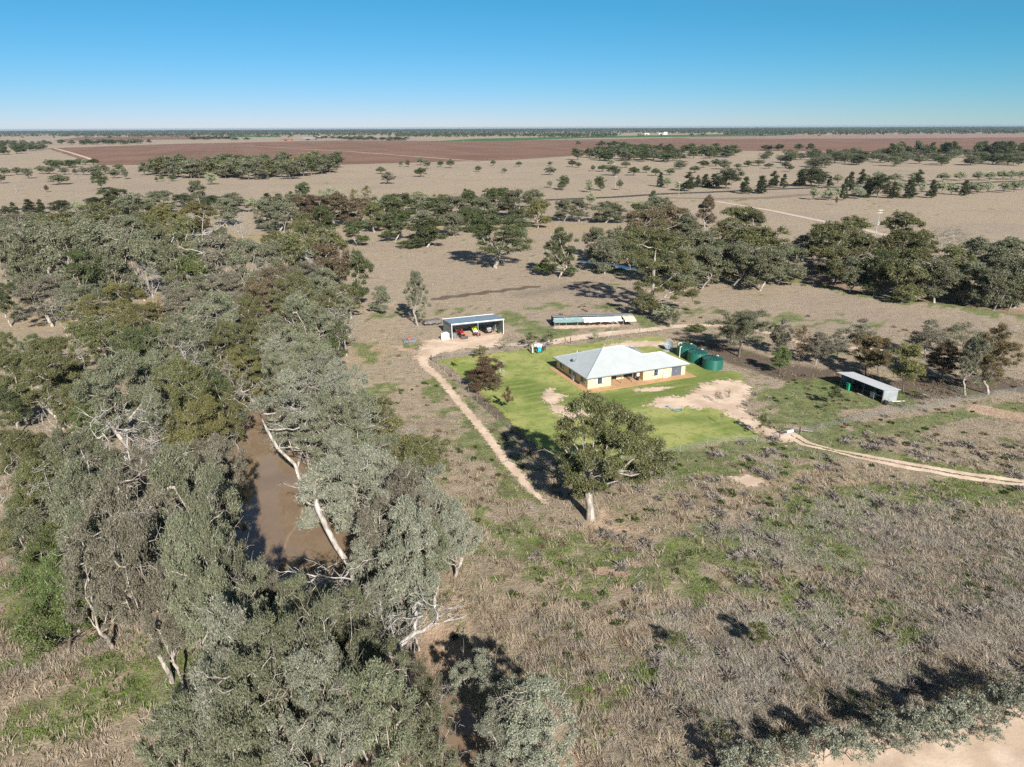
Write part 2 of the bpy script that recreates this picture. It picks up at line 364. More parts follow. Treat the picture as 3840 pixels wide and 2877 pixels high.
def _sheetmesh(name,gx,gy,sd,mg,mat,off,extra=None,zf=None):
    ny,nx=gx.shape
    ok=sd>-mg; cell_ok=ok[:-1,:-1]|ok[1:,:-1]|ok[:-1,1:]|ok[1:,1:]
    idx=np.arange(nx*ny).reshape(ny,nx)
    F=np.stack([idx[:-1,:-1],idx[:-1,1:],idx[1:,1:],idx[1:,:-1]],-1)[cell_ok]
    used=np.unique(F);remap=np.full(nx*ny,-1);remap[used]=np.arange(len(used));F=remap[F]
    x=gx.ravel()[used];y=gy.ravel()[used]
    z=(zf(x,y) if zf else height(x,y))+off
    at_={'edge':('POINT',sd.ravel()[used])}
    if extra: at_.update({k:('POINT',f(x,y)) for k,f in extra.items()})
    me=mesh_np(name,np.stack([x,y,z],1),F,[mat],True,at_)
    o=bpy.data.objects.new(name,me); link(o); o['kind']='structure'; return o
def strip(name,P,W,mat,cell,off,rag=.6,two=False,extra=None,track=.75):
    P=np.asarray(P);mg=rag*1.3;x0,y0=P.min(0)-max(W)-mg;x1,y1=P.max(0)+max(W)+mg
    nx=int((x1-x0)/cell)+2;ny=int((y1-y0)/cell)+2
    gx,gy=np.meshgrid(x0+np.arange(nx)*cell,y0+np.arange(ny)*cell)
    d,wd=dlinew(gx,gy,P,W)
    sd=wd-d
    if two: sd=np.minimum(sd,np.abs(d)-.22)
    return _sheetmesh(name,gx,gy,sd,mg,mat,off,extra)
def edged(name,colf,rag,nscale=.8,rough=.95,spec=.1,bstr=.4,bdist=.08,hard=False,ns2=4.):
    """material whose outline breaks up: transparent where edge + noise < 0"""
    m,t=newmat(name);b=NB(t);p=b.pos()
    n=b.noise(p,nscale,4,.65); n2=b.noise(p,nscale*ns2,4,.65)
    e=b.m('ADD',b.attr('edge'),b.m('MULTIPLY',b.m('SUBTRACT',b.m('ADD',b.m('MULTIPLY',n,.65),b.m('MULTIPLY',n2,.35)),.5),rag*3.2))
    f=b.ss(e,-.12*rag,.12*rag)
    c,hgt=colf(b,p)
    bs=b.bsdf(c,rough,0,spec,hgt,bstr,bdist)
    if hard: b.out(bs); return m
    tr=b.n('ShaderNodeBsdfTransparent'); mx=b.n('ShaderNodeMixShader'); b.l(f,mx.inputs[0]); b.l(tr.outputs[0],mx.inputs[1]); b.l(bs,mx.inputs[2])
    b.out(mx.outputs[0]); return m
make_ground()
# ---- lawn
LUSH=[([(1950,1450),(2050,1480),(2200,1520),(2500,1470),(2700,1420)],6,1.),([(2600,1340),(2700,1410)],4,.7),([(2300,1600),(2600,1570),(2800,1620)],3,.6)]
def lawn_col(b,p):
    n=b.noise(p,.12,4,.6);n2=b.noise(p,1.2,5,.7);n3=b.noise(b.scale(p,(.9,.12,1)),2.2,4,.6)
    r=b.n('ShaderNodeMapping'); b.l(p,r.inputs[0]); r.inputs['Rotation'].default_value=(0,0,R_(-24)); 
    wv=b.noise(b.scale(r.outputs[0],(.06,1,1)),.75,3,.6)
    c=b.mix(b.ss(n,.40,.60),(.34,.345,.125),(.215,.262,.075))
    c=b.mix(b.m('MULTIPLY',b.ss(b.m('ADD',b.attr('lush'),b.m('MULTIPLY',b.m('SUBTRACT',n2,.5),.5)),.2,.8),.8),c,(.125,.175,.045))
    c=b.mix(b.m('MULTIPLY',b.ss(wv,.45,.70),.4),c,(.40,.385,.15))
    c=b.mix(b.m('MULTIPLY',b.ss(n2,.5,.8),.4),c,(.42,.40,.17))
    n4=b.noise(p,.45,5,.7);c=b.mix(b.m('MULTIPLY',b.ss(n4,.50,.66),.6),c,(.115,.19,.035));c=b.mix(b.m('MULTIPLY',b.m('SUBTRACT',1.,b.ss(n2,.32,.47)),.6),c,(.10,.155,.03))
    c=b.mix(b.m('MULTIPLY',b.ss(b.noise(p,.8,5,.75),.62,.72),.5),c,(.45,.37,.22))
    return c,n2
LAWN=pxl([(1628,1350),(1700,1345),(1850,1326),(1960,1312),(2060,1302),(2140,1296),(2240,1286),(2330,1275),(2440,1262),(2500,1275),(2560,1330),(2640,1385),(2760,1395),(2800,1420),(2740,1500),(2780,1570),(2860,1645),(2650,1668),(2450,1712),(2240,1735),(2060,1715),(1985,1655),(1915,1582),(1845,1515),(1765,1440),(1690,1378)])
M_LAWN=edged('mown_lawn',lawn_col,1.7,.35)
sheet('lawn',LAWN,M_LAWN,1.0,.05,rag=2.6,extra={'lush':lambda x,y:zsum(x,y,LUSH)})
NAT=pxl([(2360,1755),(2560,1700),(2700,1670),(2860,1660),(2760,1730),(2560,1775)])
# ---- sandy soil
def sand_col(b,p):
    n=b.noise(p,.25,5,.6);n2=b.noise(p,3.,5,.7)
    c=b.mix(b.ss(n,.35,.65),(.52,.395,.295),(.68,.54,.42))
    c=b.mix(b.m('MULTIPLY',b.ss(n2,.55,.75),.35),c,(.40,.30,.20)); return c,n2
def pink_col(b,p):
    n=b.noise(p,.05,4,.6);n2=b.noise(p,1.5,4,.6)
    return b.mix(n,(.50,.39,.32),(.60,.48,.41)),n2
M_SAND=edged('sandy_soil',sand_col,1.1,.8)
M_SANDW=edged('sandy_wheel_track',sand_col,.35,.7)
M_SANDBIG=edged('sandy_patch',sand_col,3.6,.45)
M_PINK=edged('pale_dirt_road',pink_col,.3,.2)
strip('dirt_track',TRACK_A,TRACK_A_W,M_SAND,.4,.085,rag=1.2)
strip('dirt_track',TRACK_B,TRACK_B_W,M_SAND,.6,.08,rag=.9)
strip('dirt_track',DRIVE,[1.4,1.2,.6,1.2,1.35,1.35,1.35,1.35,1.35],M_SANDW,.3,.085,rag=.4,two=True)
sheet('bare_soil_patch',pxl([(2420,1522),(2470,1490),(2560,1490),(2620,1450),(2690,1425),(2770,1428),(2810,1450),(2815,1480),(2775,1520),(2815,1565),(2880,1600),(2960,1630),(2990,1655),(2940,1662),(2860,1632),(2780,1590),(2720,1545),(2640,1530),(2530,1535)]),M_SANDBIG,.8,.075,rag=1.8)
sheet('bare_soil_patch',pxl([(2035,1470),(2075,1460),(2110,1490),(2095,1520),(2180,1540),(2230,1560),(2160,1575),(2080,1550),(2040,1500)]),M_SANDBIG,.6,.075,rag=1.5)
sheet('bare_soil_patch',pxl([(2370,1462),(2460,1452),(2530,1452),(2460,1470),(2385,1470)]),M_SAND,.5,.075,rag=.9)
sheet('bare_soil_patch',pxl([(2730,1795),(2800,1785),(2860,1795),(2862,1812),(2820,1835),(2770,1812)]),M_SAND,.4,.07,rag=.9)
sheet('bare_soil_patch',pxl([(1600,1275),(1700,1265),(1880,1242),(1890,1285),(1780,1300),(1650,1330),(1560,1345),(1575,1300)]),M_SANDBIG,.6,.07,rag=1.2)
sheet('bare_soil_patch',pxl([(2075,1236),(2325,1226),(2345,1215),(2330,1206),(2080,1214)]),M_SAND,.5,.07,rag=.5)
sheet('bare_soil_patch',pxl([(2265,1300),(2330,1282),(2450,1278),(2520,1290),(2480,1302),(2400,1300),(2330,1305)]),M_SANDBIG,.6,.075,rag=1.)
sheet('sandy_road',pxl([(2480,3000),(2780,2905),(3080,2815),(3400,2735),(3840,2655),(4100,2615),(4150,3100),(2700,3300)]),M_SANDBIG,.6,.06,rag=1.3)
# ---- far roads
strip('farm_road',pxl([(2690,757),(2760,768),(2900,792),(3080,830),(3240,862),(3330,885),(3400,905),(3480,960)]),[2.6]*8,M_PINK,1.5,.12,rag=.4)
strip('gravel_pad',pxl([(2500,742),(2700,746),(2900,741),(3020,730),(3200,728)]),[3,5,6,5,3],edged('gravel',lambda b,p:(b.mix(b.noise(p,.1,4,.6),(.20,.16,.13),(.27,.21,.17)),b.noise(p,1,3)),1.2,.08),2.,.1,rag=1.5)
def asph(b,p): n=b.noise(p,2,4); return b.mix(n,(.055,.055,.06),(.085,.085,.09)),n
ROAD=pxl([(-200,800),(120,782),(600,775),(1000,770),(1500,762),(1900,757),(2300,740),(2500,727),(2650,722),(2850,712),(3050,705),(3250,699),(3500,692),(3840,679),(4200,665)])
strip('sealed_road',ROAD,[3.6]*len(ROAD),edged('asphalt',asph,.2,.3,rough=.8,hard=True),1.6,.16,rag=.1)
# ---- far fields
def field(c1,c2,ang=70,sc_=.02):
    def f(b,p):
        n=b.noise(p,.006,5,.6); r=b.n('ShaderNodeMapping'); b.l(p,r.inputs[0]); r.inputs['Rotation'].default_value=(0,0,R_(ang))
        w=b.noise(b.scale(r.outputs[0],(.02,1,1)),sc_,4,.7)
        return b.mix(b.ss(b.m('ADD',b.m('MULTIPLY',n,.6),b.m('MULTIPLY',w,.4)),.36,.62),c1,c2),w
    return f
def farfield(name,P,mat,off,cell=40.,rag=4.):
    return sheet(name,pxl(P),mat,cell,off,rag=rag,margin=cell)
M_PL=edged('ploughed_red_soil',field((.175,.102,.072),(.238,.142,.102)),6,.01,hard=False)
M_PL2=edged('pale_fallow_soil',field((.27,.18,.145),(.33,.235,.19)),8,.01)
M_CROP=edged('green_crop',field((.05,.12,.035),(.08,.16,.05)),6,.01)
def polyquad(name,P,mat,off,sub=24):
    """large far field: polygon split in a fan strip grid through its own outline"""
    P=pxl(P); x0,y0=P.min(0);x1,y1=P.max(0)
    c=max((x1-x0),(y1-y0))/140
    return sheet(name,P,mat,c,off,rag=1,margin=c*1.01)
polyquad('ploughed_field',[(178,557),(720,538),(1300,527),(1650,529),(1920,527),(2700,515),(3840,508),(4300,505),(4300,585),(3840,570),(3200,568),(2700,566),(2302,574),(1920,600),(1285,617),(373,619)],M_PL,.25)
polyquad('fallow_field',[(2500,513),(2960,508),(3840,497),(4300,494),(4300,512),(3300,520),(2600,522)],M_PL2,.4)
polyquad('fallow_field',[(300,515),(700,511),(860,512),(800,522),(200,528)],M_PL,.4)
polyquad('crop_field',[(1600,532),(1780,521),(2300,510),(2700,504),(3000,504),(2900,510),(2200,518),(1920,528)],M_CROP,.5)
polyquad('crop_field',[(860,508),(1060,509),(1050,514),(850,515)],M_CROP,.5)
strip('field_track',pxl([(205,557),(260,572),(330,594),(345,600)]),[4,4,4,4],M_PINK,3,.5,rag=.4)
strip('field_track',pxl([(930,548),(1320,570),(1750,603),(1800,606)]),[3.5]*4,M_PINK,3,.5,rag=.4)
strip('field_track',pxl([(700,588),(1000,580),(1320,572)]),[2.5]*3,M_PINK,3,.5,rag=.4)
strip('field_track',pxl([(300,545),(700,540),(1200,534),(1600,534),(1920,530),(2600,524)]),[6,8,8,8,7,7],M_PINK,6,.6,rag=.4)
# ---- creek water
def water():
    m,t=newmat('muddy_water');b=NB(t);p=b.pos()
    n=b.noise(p,.12,4,.6);n2=b.noise(p,1.1,3,.5)
    c=b.mix(b.ss(n,.3,.7),(.205,.145,.095),(.26,.187,.125))
    bs=b.bsdf(c,.05,0,.8,n2,.03,.03); b.out(bs); return m
MW=water()
def waterstrip(name,P,W,z,cell):
    P=np.asarray(P);mg=2;x0,y0=P.min(0)-max(W)-mg;x1,y1=P.max(0)+max(W)+mg
    gx,gy=np.meshgrid(np.arange(x0,x1,cell),np.arange(y0,y1,cell)); d,wd=dlinew(gx,gy,P,W)
    o=_sheetmesh(name,gx,gy,wd-d+5.5,0.,MW,z,zf=lambda x,y:0*x); return o
waterstrip('creek_water',CREEK,CREEK_W,WZ,1.2)
waterstrip('creek_water',CREEK2[:3],[2.,3.5,2.],-1.45,1.2)
# ================================================================== trees
def leafmat(name,c1,c2,c3=None,trans=.28,vary=.16):
    if name in _mc:return _mc[name]
    m,t=newmat(name);b=NB(t)
    tone=b.attr('tone'); oi=b.n('ShaderNodeObjectInfo').outputs['Random']
    c=b.mix(tone,c1,c2)
    if c3: c=b.mix(b.ss(b.noise(b.obj(),.30,3,.6),.55,.72),c,c3)
    h=b.n('ShaderNodeHueSaturation'); b.l(c,h.inputs['Color']); b.l(b.m('ADD',.49,b.m('MULTIPLY',oi,.02)),h.inputs['Hue']); b.l(b.m('ADD',1-vary,b.m('MULTIPLY',oi,2*vary)),h.inputs['Value'])
    d=b.n('ShaderNodeBsdfDiffuse'); tr=b.n('ShaderNodeBsdfTranslucent'); g=b.n('ShaderNodeBsdfGlossy'); g.inputs['Roughness'].default_value=.45
    b.l(h.outputs[0],d.inputs[0]); b.l(h.outputs[0],tr.inputs[0]); g.inputs[0].default_value=(.8,.85,.85,1)
    x=b.n('ShaderNodeMixShader'); x.inputs[0].default_value=trans; b.l(d.outputs[0],x.inputs[1]); b.l(tr.outputs[0],x.inputs[2])
    y=b.n('ShaderNodeMixShader'); y.inputs[0].default_value=.025; b.l(x.outputs[0],y.inputs[1]); b.l(g.outputs[0],y.inputs[2])
    b.out(y.outputs[0]); _mc[name]=m; return m
def barkmat(name,lo,hi,rust=None):
    if name in _mc:return _mc[name]
    m,t=newmat(name);b=NB(t);o=b.obj()
    n=b.noise(b.scale(o,(1,1,.25)),2.2,5,.65); n2=b.noise(b.scale(o,(1,1,.3)),7,4,.6)
    c=b.mix(b.ss(n,.35,.62),lo,hi)
    if rust: c=b.mix(b.m('MULTIPLY',b.ss(b.noise(o,.6,3,.6),.55,.68),.7),c,rust)
    b.out(b.bsdf(c,.9,0,.15,n2,.5,.04)); _mc[name]=m; return m
B_PALE=barkmat('pale_gum_bark',(.15,.125,.105),(.42,.38,.335),(.26,.18,.12))
B_DARK=barkmat('dark_rough_bark',(.07,.055,.045),(.17,.14,.12))
B_DEAD=barkmat('bleached_dead_wood',(.20,.185,.17),(.44,.415,.39))
LM={
 'grey-green':leafmat('grey_green_leaves',(0.119,0.129,0.075),(0.255,0.264,0.176),(0.178,0.168,0.113)),
 'silver-grey':leafmat('silver_grey_leaves',(0.172,0.185,0.132),(0.356,0.364,0.283),(0.237,0.225,0.176)),
 'purple-grey':leafmat('purple_grey_leaves',(0.142,0.130,0.090),(0.268,0.249,0.192),(0.171,0.165,0.113)),
 'olive':leafmat('olive_leaves',(0.089,0.096,0.039),(0.194,0.196,0.089),(0.154,0.137,0.068)),
 'yellow-olive':leafmat('yellow_olive_leaves',(0.108,0.105,0.039),(0.222,0.205,0.085),(0.160,0.154,0.068)),
 'dark green':leafmat('dark_green_leaves',(0.050,0.068,0.027),(0.125,0.146,0.063),(0.103,0.103,0.046)),
 'blackish green':leafmat('blackish_green_needles',(0.034,0.046,0.021),(0.082,0.093,0.043)),
 'reddish brown':leafmat('reddish_brown_leaves',(0.108,0.080,0.048),(0.199,0.154,0.097),(0.108,0.114,0.057)),
 'pale green':leafmat('pale_green_leaves',(0.217,0.234,0.142),(0.388,0.410,0.262)),
 'bright green':leafmat('bright_green_leaves',(0.075,0.105,0.032),(0.175,0.215,0.080)),
 'dull green':leafmat('dull_green_leaves',(0.095,0.103,0.057),(0.207,0.211,0.132),(0.142,0.135,0.081)),
 'brown':leafmat('brown_leaves',(0.091,0.059,0.036),(0.177,0.120,0.071),(0.080,0.074,0.036)),
 'orange-brown':leafmat('orange_brown_leaves',(0.115,0.088,0.040),(0.215,0.165,0.085),(0.114,0.120,0.046)),
 'white-blossomed':leafmat('pale_blossom_and_leaves',(0.319,0.342,0.228),(0.627,0.627,0.513)),
 'yellow-green':leafmat('yellow_green_leaves',(0.194,0.228,0.040),(0.388,0.410,0.103)),
}
B_LIMB=barkmat('bleached_limb_bark',(.19,.17,.15),(.48,.45,.415),(.32,.23,.15))
def bez(p0,p1,rng,up=.25,n=5,wob=.06):
    p0=np.asarray(p0,float);p1=np.asarray(p1,float);L=np.linalg.norm(p1-p0)
    c=p0*.5+p1*.5+np.array([0,0,-up*L])*.5+rng.normal(0,wob*L,3)
    # limbs leave outwards and turn up
    c=np.array([p0[0]*.35+p1[0]*.65,p0[1]*.35+p1[1]*.65,p0[2]*.65+p1[2]*.35])*.6+c*.4
    t=np.linspace(0,1,n+1)[1:,None]
    q=(1-t)**2*p0+2*t*(1-t)*c+t*t*p1
    q[:-1]+=rng.normal(0,wob*L*.35,(n-1,3)) if n>1 else 0
    return q
class Skel:
    def __init__(s,p): s.P=[np.asarray(p,float)];s.par=[-1];s.w=[0.]
    def add(s,par,pts):
        for q in pts: s.P.append(np.asarray(q,float));s.par.append(par);s.w.append(0.);par=len(s.P)-1
        return par
    def tubes(s,r0,rmin=.025,exp=1.9):
        n=len(s.P);P=np.array(s.P);par=np.array(s.par);acc=np.zeros(n);kids=[[] for _ in range(n)]
        for i in range(1,n):kids[par[i]].append(i)
        for i in range(n-1,-1,-1):
            if not kids[i]:acc[i]+=1.
            if par[i]>=0:acc[par[i]]+=acc[i]*1.0+.02
        R=(acc/acc[0])**(1/exp)*r0*.85; R=np.maximum(R,rmin); R[0]*=1.3
        if n>1:R[1]*=1.05
        V=[];F3=[];F4=[];vn=0
        done=set();stack=[(0,None)]
        while stack:
            i,_=stack.pop()
            for st in kids[i]:
                pass
            # start chains from node i: each child begins a chain; the biggest continues
            ks=sorted(kids[i],key=lambda k:-acc[k])
            for j,k0 in enumerate(ks):
                ch=[i];r=[min(R[i],R[k0]*1.15) if i else R[i]];k=k0
                while True:
                    ch.append(k);r.append(R[k])
                    kk=kids[k]
                    if not kk:break
                    b_=max(kk,key=lambda q:acc[q])
                    for q in kk:
                        if q!=b_: stack.append((('c',k,q),None)) if False else s._q.append((k,q))
                    k=b_
                V,F4,vn=s._chain(P[ch],r,V,F4,vn)
            break
        while s._q:
            i,k0=s._q.pop();ch=[i];r=[min(R[i],R[k0]*1.1)];k=k0
            while True:
                ch.append(k);r.append(R[k]);kk=kids[k]
                if not kk:break
                b_=max(kk,key=lambda q:acc[q])
                for q in kk:
                    if q!=b_:s._q.append((k,q))
                k=b_
            V,F4,vn=s._chain(P[ch],r,V,F4,vn)
        return np.concatenate(V),np.concatenate(F4)
    _q=[]
    def _chain(s,P,r,V,F,vn):
        m=len(P);r=np.array(r);k=7 if r[0]>.16 else (5 if r[0]>.07 else 3)
        if len(P)>1: r[-1]=max(r[-1]*.5,.012)
        d=np.zeros_like(P);d[:-1]=P[1:]-P[:-1];d[-1]=d[-2];d/=np.linalg.norm(d,axis=1)[:,None]+1e-9
        a=np.cross(d,[.31,.77,.2]);a/=np.linalg.norm(a,axis=1)[:,None]+1e-9;b=np.cross(d,a)
        th=np.arange(k)*2*math.pi/k
        ring=P[:,None,:]+(a[:,None,:]*np.cos(th)[None,:,None]+b[:,None,:]*np.sin(th)[None,:,None])*r[:,None,None]
        V.append(ring.reshape(-1,3));i=np.arange(m-1)[:,None]*k+np.arange(k)[None,:];j=np.arange(m-1)[:,None]*k+(np.arange(k)[None,:]+1)%k
        F.append((np.stack([i,j,j+k,i+k],-1)+vn).reshape(-1,4));return V,F,vn+m*k
def unit(n,rng):
    d=rng.normal(size=(n,3));return d/np.linalg.norm(d,axis=1)[:,None]
def leaves(cl,rad,n,rng,l,wd,droop=.6,squash=.7,shell=.55,tilt=0.):
    """n leaves in clumps cl (centre), rad; returns V,F,tone"""
    cl=np.asarray(cl);rad=np.asarray(rad);pr=rad**2/np.sum(rad**2)
    k=rng.choice(len(cl),n,p=pr);d=unit(n,rng);d[:,2]=np.where(d[:,2]<-.35,-d[:,2]*.6,d[:,2])
    rr=rng.random(n)**shell
    # clumps are broken up: some directions of each clump are empty
    ph=np.sin(d[:,0]*5+k*1.7)+np.sin(d[:,1]*6+k*2.3)+np.sin(d[:,2]*5+k*.9)
    rr*=1+.16*ph
    P=cl[k]+d*(rad[k]*rr)[:,None]*np.array([1,1,squash])
    a=unit(n,rng);a[:,2]-=droop;a/=np.linalg.norm(a,axis=1)[:,None]
    b=np.cross(a,unit(n,rng)+d*.6);b/=np.linalg.norm(b,axis=1)[:,None]+1e-9
    s=rng.uniform(.6,1.25,n)[:,None]
    V=np.stack([P-a*l*.5*s,P+b*wd*.5*s,P+a*l*.5*s,P-b*wd*.5*s],1).reshape(-1,3)
    F=np.arange(4*n).reshape(n,4)
    ct=rng.random(len(cl));tone=np.clip(.15+ct[k]*.45+rng.random(n)*.45,0,1)
    return V,F,tone
def tree_meshes(name,seed,trunk,r0,lobes,nleaf,l,wd,clump_r,droop=.6,squash=.7,dead=0,dead_len=2.5,rmin=.025,bark=B_PALE,leaf='grey-green',limb_from=.45,twigs=0,nm=('trunk','crown'),shell=.55):
    """trunk: polyline; lobes: (centre, radii(3) or r, n clumps)"""
    rng=np.random.default_rng(seed);sk=Skel(trunk[0]);tr=[0]
    for q in trunk[1:]: tr.append(sk.add(tr[-1],[q]))
    C=[];RR=[]
    for lc,lr,nc in lobes:
        lc=np.asarray(lc,float);lr=np.asarray(lr if hasattr(lr,'__len__') else (lr,lr,lr*.75),float)
        cand=tr[max(1,int(len(tr)*limb_from)):]
        dd=[np.linalg.norm(sk.P[i]-lc)+max(0,sk.P[i][2]-lc[2]+.2*np.linalg.norm(sk.P[i][:2]-lc[:2]))*1.2 for i in cand]
        base=cand[int(np.argmin(dd))]
        n0=len(sk.P);end=sk.add(base,bez(sk.P[base],lc-np.array([0,0,lr[2]*.35]),rng,n=5,wob=.09))
        limb=list(range(n0,len(sk.P)))[1:]+[base]
        d=unit(nc,rng);d[:,2]=np.where(rng.random(nc)<.3,-np.abs(d[:,2])*.8,np.abs(d[:,2]))
        rad=rng.uniform(.62,1.0,nc);cc=lc+d*lr*rad[:,None]
        order=np.argsort(np.linalg.norm(cc-lc,axis=1))
        for i in order:
            c=cc[i];Pn=np.array([sk.P[q] for q in limb]);dist=np.linalg.norm(Pn-c,axis=1)+np.maximum(0,Pn[:,2]-c[2])*.8
            b_=limb[int(np.argmin(dist))];m0=len(sk.P);sk.add(b_,bez(sk.P[b_],c,rng,n=3,wob=.10));limb+=list(range(m0,len(sk.P)))
            rc=clump_r*rng.uniform(.7,1.3);C.append(c);RR.append(rc)
            for _ in range(twigs):
                e=c+unit(1,rng)[0]*rc*np.array([1,1,.6])*rng.uniform(.7,1.1);sk.add(len(sk.P)-1 if _==0 else m0+2,bez(c,e,rng,n=2,wob=.1)) if False else sk.add(m0+2,bez(sk.P[m0+2],e,rng,n=2,wob=.12))
    for _ in range(dead):
        b_=int(rng.integers(len(tr),len(sk.P))) if len(sk.P)>len(tr) else 0
        d=unit(1,rng)[0];d[2]=abs(d[2])*.5+.1;q=sk.P[b_]+d*dead_len*rng.uniform(.6,1.3);m0=len(sk.P);sk.add(b_,bez(sk.P[b_],q,rng,n=4,wob=.12))
        for _k in range(3):
            s_=m0+1+int(rng.integers(0,3));e=sk.P[s_]+(d+unit(1,rng)[0]*.9)*dead_len*.4;sk.add(s_,bez(sk.P[s_],e,rng,n=2,wob=.15))
    V,F=sk.tubes(r0,rmin)
    tm=mesh_np(nm[0],V,F,[bark],True)
    if nleaf:
        V,F,tone=leaves(C,RR,nleaf,rng,l,wd,droop,squash,shell)
        cm=mesh_np(nm[1],V,F,[LM[leaf]],False,{'tone':('FACE',tone)})
    else: cm=None
    return tm,cm
def stem(h,fork,rng,lean=(0,0),n=5,wob=.02):
    L=h*fork;return [np.array([0,0,-.35])]+[np.array([lean[0]*(i/n)**1.3+rng.normal(0,wob*h*.4)*(i>0),lean[1]*(i/n)**1.3+rng.normal(0,wob*h*.4)*(i>0),L*i/n]) for i in range(1,n+1)]
def gum_lobes(h,R,k,rng,nc,lo=.5,hi=.86,lr=.42):
    nc=int(nc*1.35)
    out=[];a0=rng.uniform(0,6.28)
    for i in range(k):
        a=a0+i*2*math.pi/k+rng.normal(0,.25);rd=R*rng.uniform(.42,.60);z=h*(lo+(hi-.1-lo)*((i*0.618+rng.uniform(0,.25))%1.));r=R*lr*rng.uniform(.85,1.25)
        out.append((np.array([math.cos(a)*rd,math.sin(a)*rd,z]),(r,r,r*.95),nc))
    out.append((np.array([rng.normal(0,.12*R),rng.normal(0,.12*R),h*hi-R*.12]),(R*.42,R*.42,R*.36),nc+2)); return out
# kinds: name -> (h, R, trunk mesh, crown mesh)
KIND={}
def reg(k,h,R,pair): KIND[k]=(h,R)+pair
for i in range(5):   # large river gums seen close
    rng=np.random.default_rng(100+i);h,R=17,6.6
    reg(f'gum{i}',h,R,tree_meshes('gum',200+i,stem(h,[.28,.22,.32,.25,.2][i],rng,(rng.normal(0,1.2),rng.normal(0,1.2)),6),.48,gum_lobes(h,R,[7,8,6,7,8][i],rng,[12,11,14,12,10][i],lo=.34,hi=.94,lr=.50),[44000,38000,46000,34000,22000][i],.40,.12,1.08,droop=.8,squash=.95,dead=[14,26,12,20,44][i],dead_len=3.4,twigs=1))
for i in range(4):   # same trees further off
    rng=np.random.default_rng(140+i);h,R=16,6.2
    reg(f'mid{i}',h,R,tree_meshes('gum_m',240+i,stem(h,.28,rng,(rng.normal(0,1.),rng.normal(0,1.)),5),.42,gum_lobes(h,R,7,rng,11,lo=.20,hi=.97,lr=.46),19000,.58,.24,1.30,droop=.5,squash=1.05,dead=10,dead_len=3.4))
for i in range(3):   # low spreading box trees
    rng=np.random.default_rng(160+i);h,R=10,5.4
    reg(f'box{i}',h,R,tree_meshes('box_m',260+i,stem(h,.2,rng,(0,0),4),.32,gum_lobes(h,R,7,rng,9,lo=.32,hi=.9,lr=.52),12000,.5,.22,1.4,droop=.3,dead=2,bark=B_DARK))
for i in range(3):   # dark conical cypress
    rng=np.random.default_rng(180+i);h,R=11,2.9
    lob=[(np.array([rng.normal(0,.25),rng.normal(0,.25),h*t]),(R*(1-t)**.55*.95,R*(1-t)**.55*.95,h*.09),int(5+9*(1-t))) for t in (.12,.24,.38,.52,.66,.80,.92)]
    reg(f'cypress{i}',h,R,tree_meshes('cypress_m',280+i,stem(h,.9,rng,(0,0),8,.006),.2,lob,9000,.45,.2,.8,droop=-.5,squash=1.25,bark=B_DARK,leaf='blackish green',limb_from=.0))
for i in range(3):   # round shrubby wilga on a short stem
    rng=np.random.default_rng(190+i);h,R=6.5,3.3
    lob=[(np.array([math.cos(a)*R*.45,math.sin(a)*R*.45,h*.55]),(R*.52,R*.52,h*.34),9) for a in np.arange(5)*1.257+rng.uniform(0,6)]+[(np.array([0,0,h*.70]),(R*.55,R*.55,h*.28),9)]
    reg(f'round{i}',h,R,tree_meshes('round_m',290+i,stem(h,.2,rng,(0,0),3),.2,lob,8000,.42,.22,.9,droop=.1,squash=.8,bark=B_DARK))
for i in range(3):   # yard trees: fine, full
    rng=np.random.default_rng(310+i);h,R=7,2.9
    lob=gum_lobes(h,R,6,rng,10,lo=.34,hi=.94,lr=.52)
    reg(f'yard{i}',h,R,tree_meshes('yard_m',330+i,stem(h,.25,rng,(.2,0),4),.14,lob,[19000,12000,5000][i],.26,.09,.72,droop=[.4,.3,.3][i],dead=2,dead_len=1.2,twigs=1,bark=B_DARK if i!=1 else B_PALE))
rng=np.random.default_rng(350);h,R=10,4.6   # casuarina: wispy dense dome
reg('casuarina',h,R,tree_meshes('casuarina_m',351,stem(h,.3,rng,(0,0),4),.22,gum_lobes(h,R,7,rng,11,lo=.38,hi=.9,lr=.5),26000,.5,.05,.85,droop=.9,bark=B_DARK,leaf='dull green'))
for i in range(2):   # dense bush reaching the ground
    rng=np.random.default_rng(360+i);h,R=6,3.4
    lob=[(np.array([math.cos(a)*R*.5,math.sin(a)*R*.5,h*.42]),(R*.5,R*.5,h*.32),9) for a in np.arange(6)*1.05]+[(np.array([0,0,h*.6]),(R*.55,R*.55,h*.3),10)]
    reg(f'bush{i}',h,R,tree_meshes('bush_m',362+i,stem(h,.12,rng,(0,0),3),.16,lob,[30000,5000][i],[.17,.4][i],[.085,.17][i],.72,droop=.2,squash=.9,bark=B_DARK,twigs=1))
for i in range(4):   # bare dead trees
    rng=np.random.default_rng(370+i);h,R=13,5.5
    lob=[(c,r,n) for c,r,n in gum_lobes(h,R,[5,6,4,6][i],rng,[9,12,8,12][i],lo=.45,hi=.95,lr=.46)]
    reg(f'dead{i}',h,R,tree_meshes('dead_m',372+i,stem(h,.3,rng,(rng.normal(0,1.),0),5),.27,lob,[0,0,0,2200][i],.3,.1,.9,bark=B_DEAD,dead=10,dead_len=2.6,twigs=2,rmin=.03))
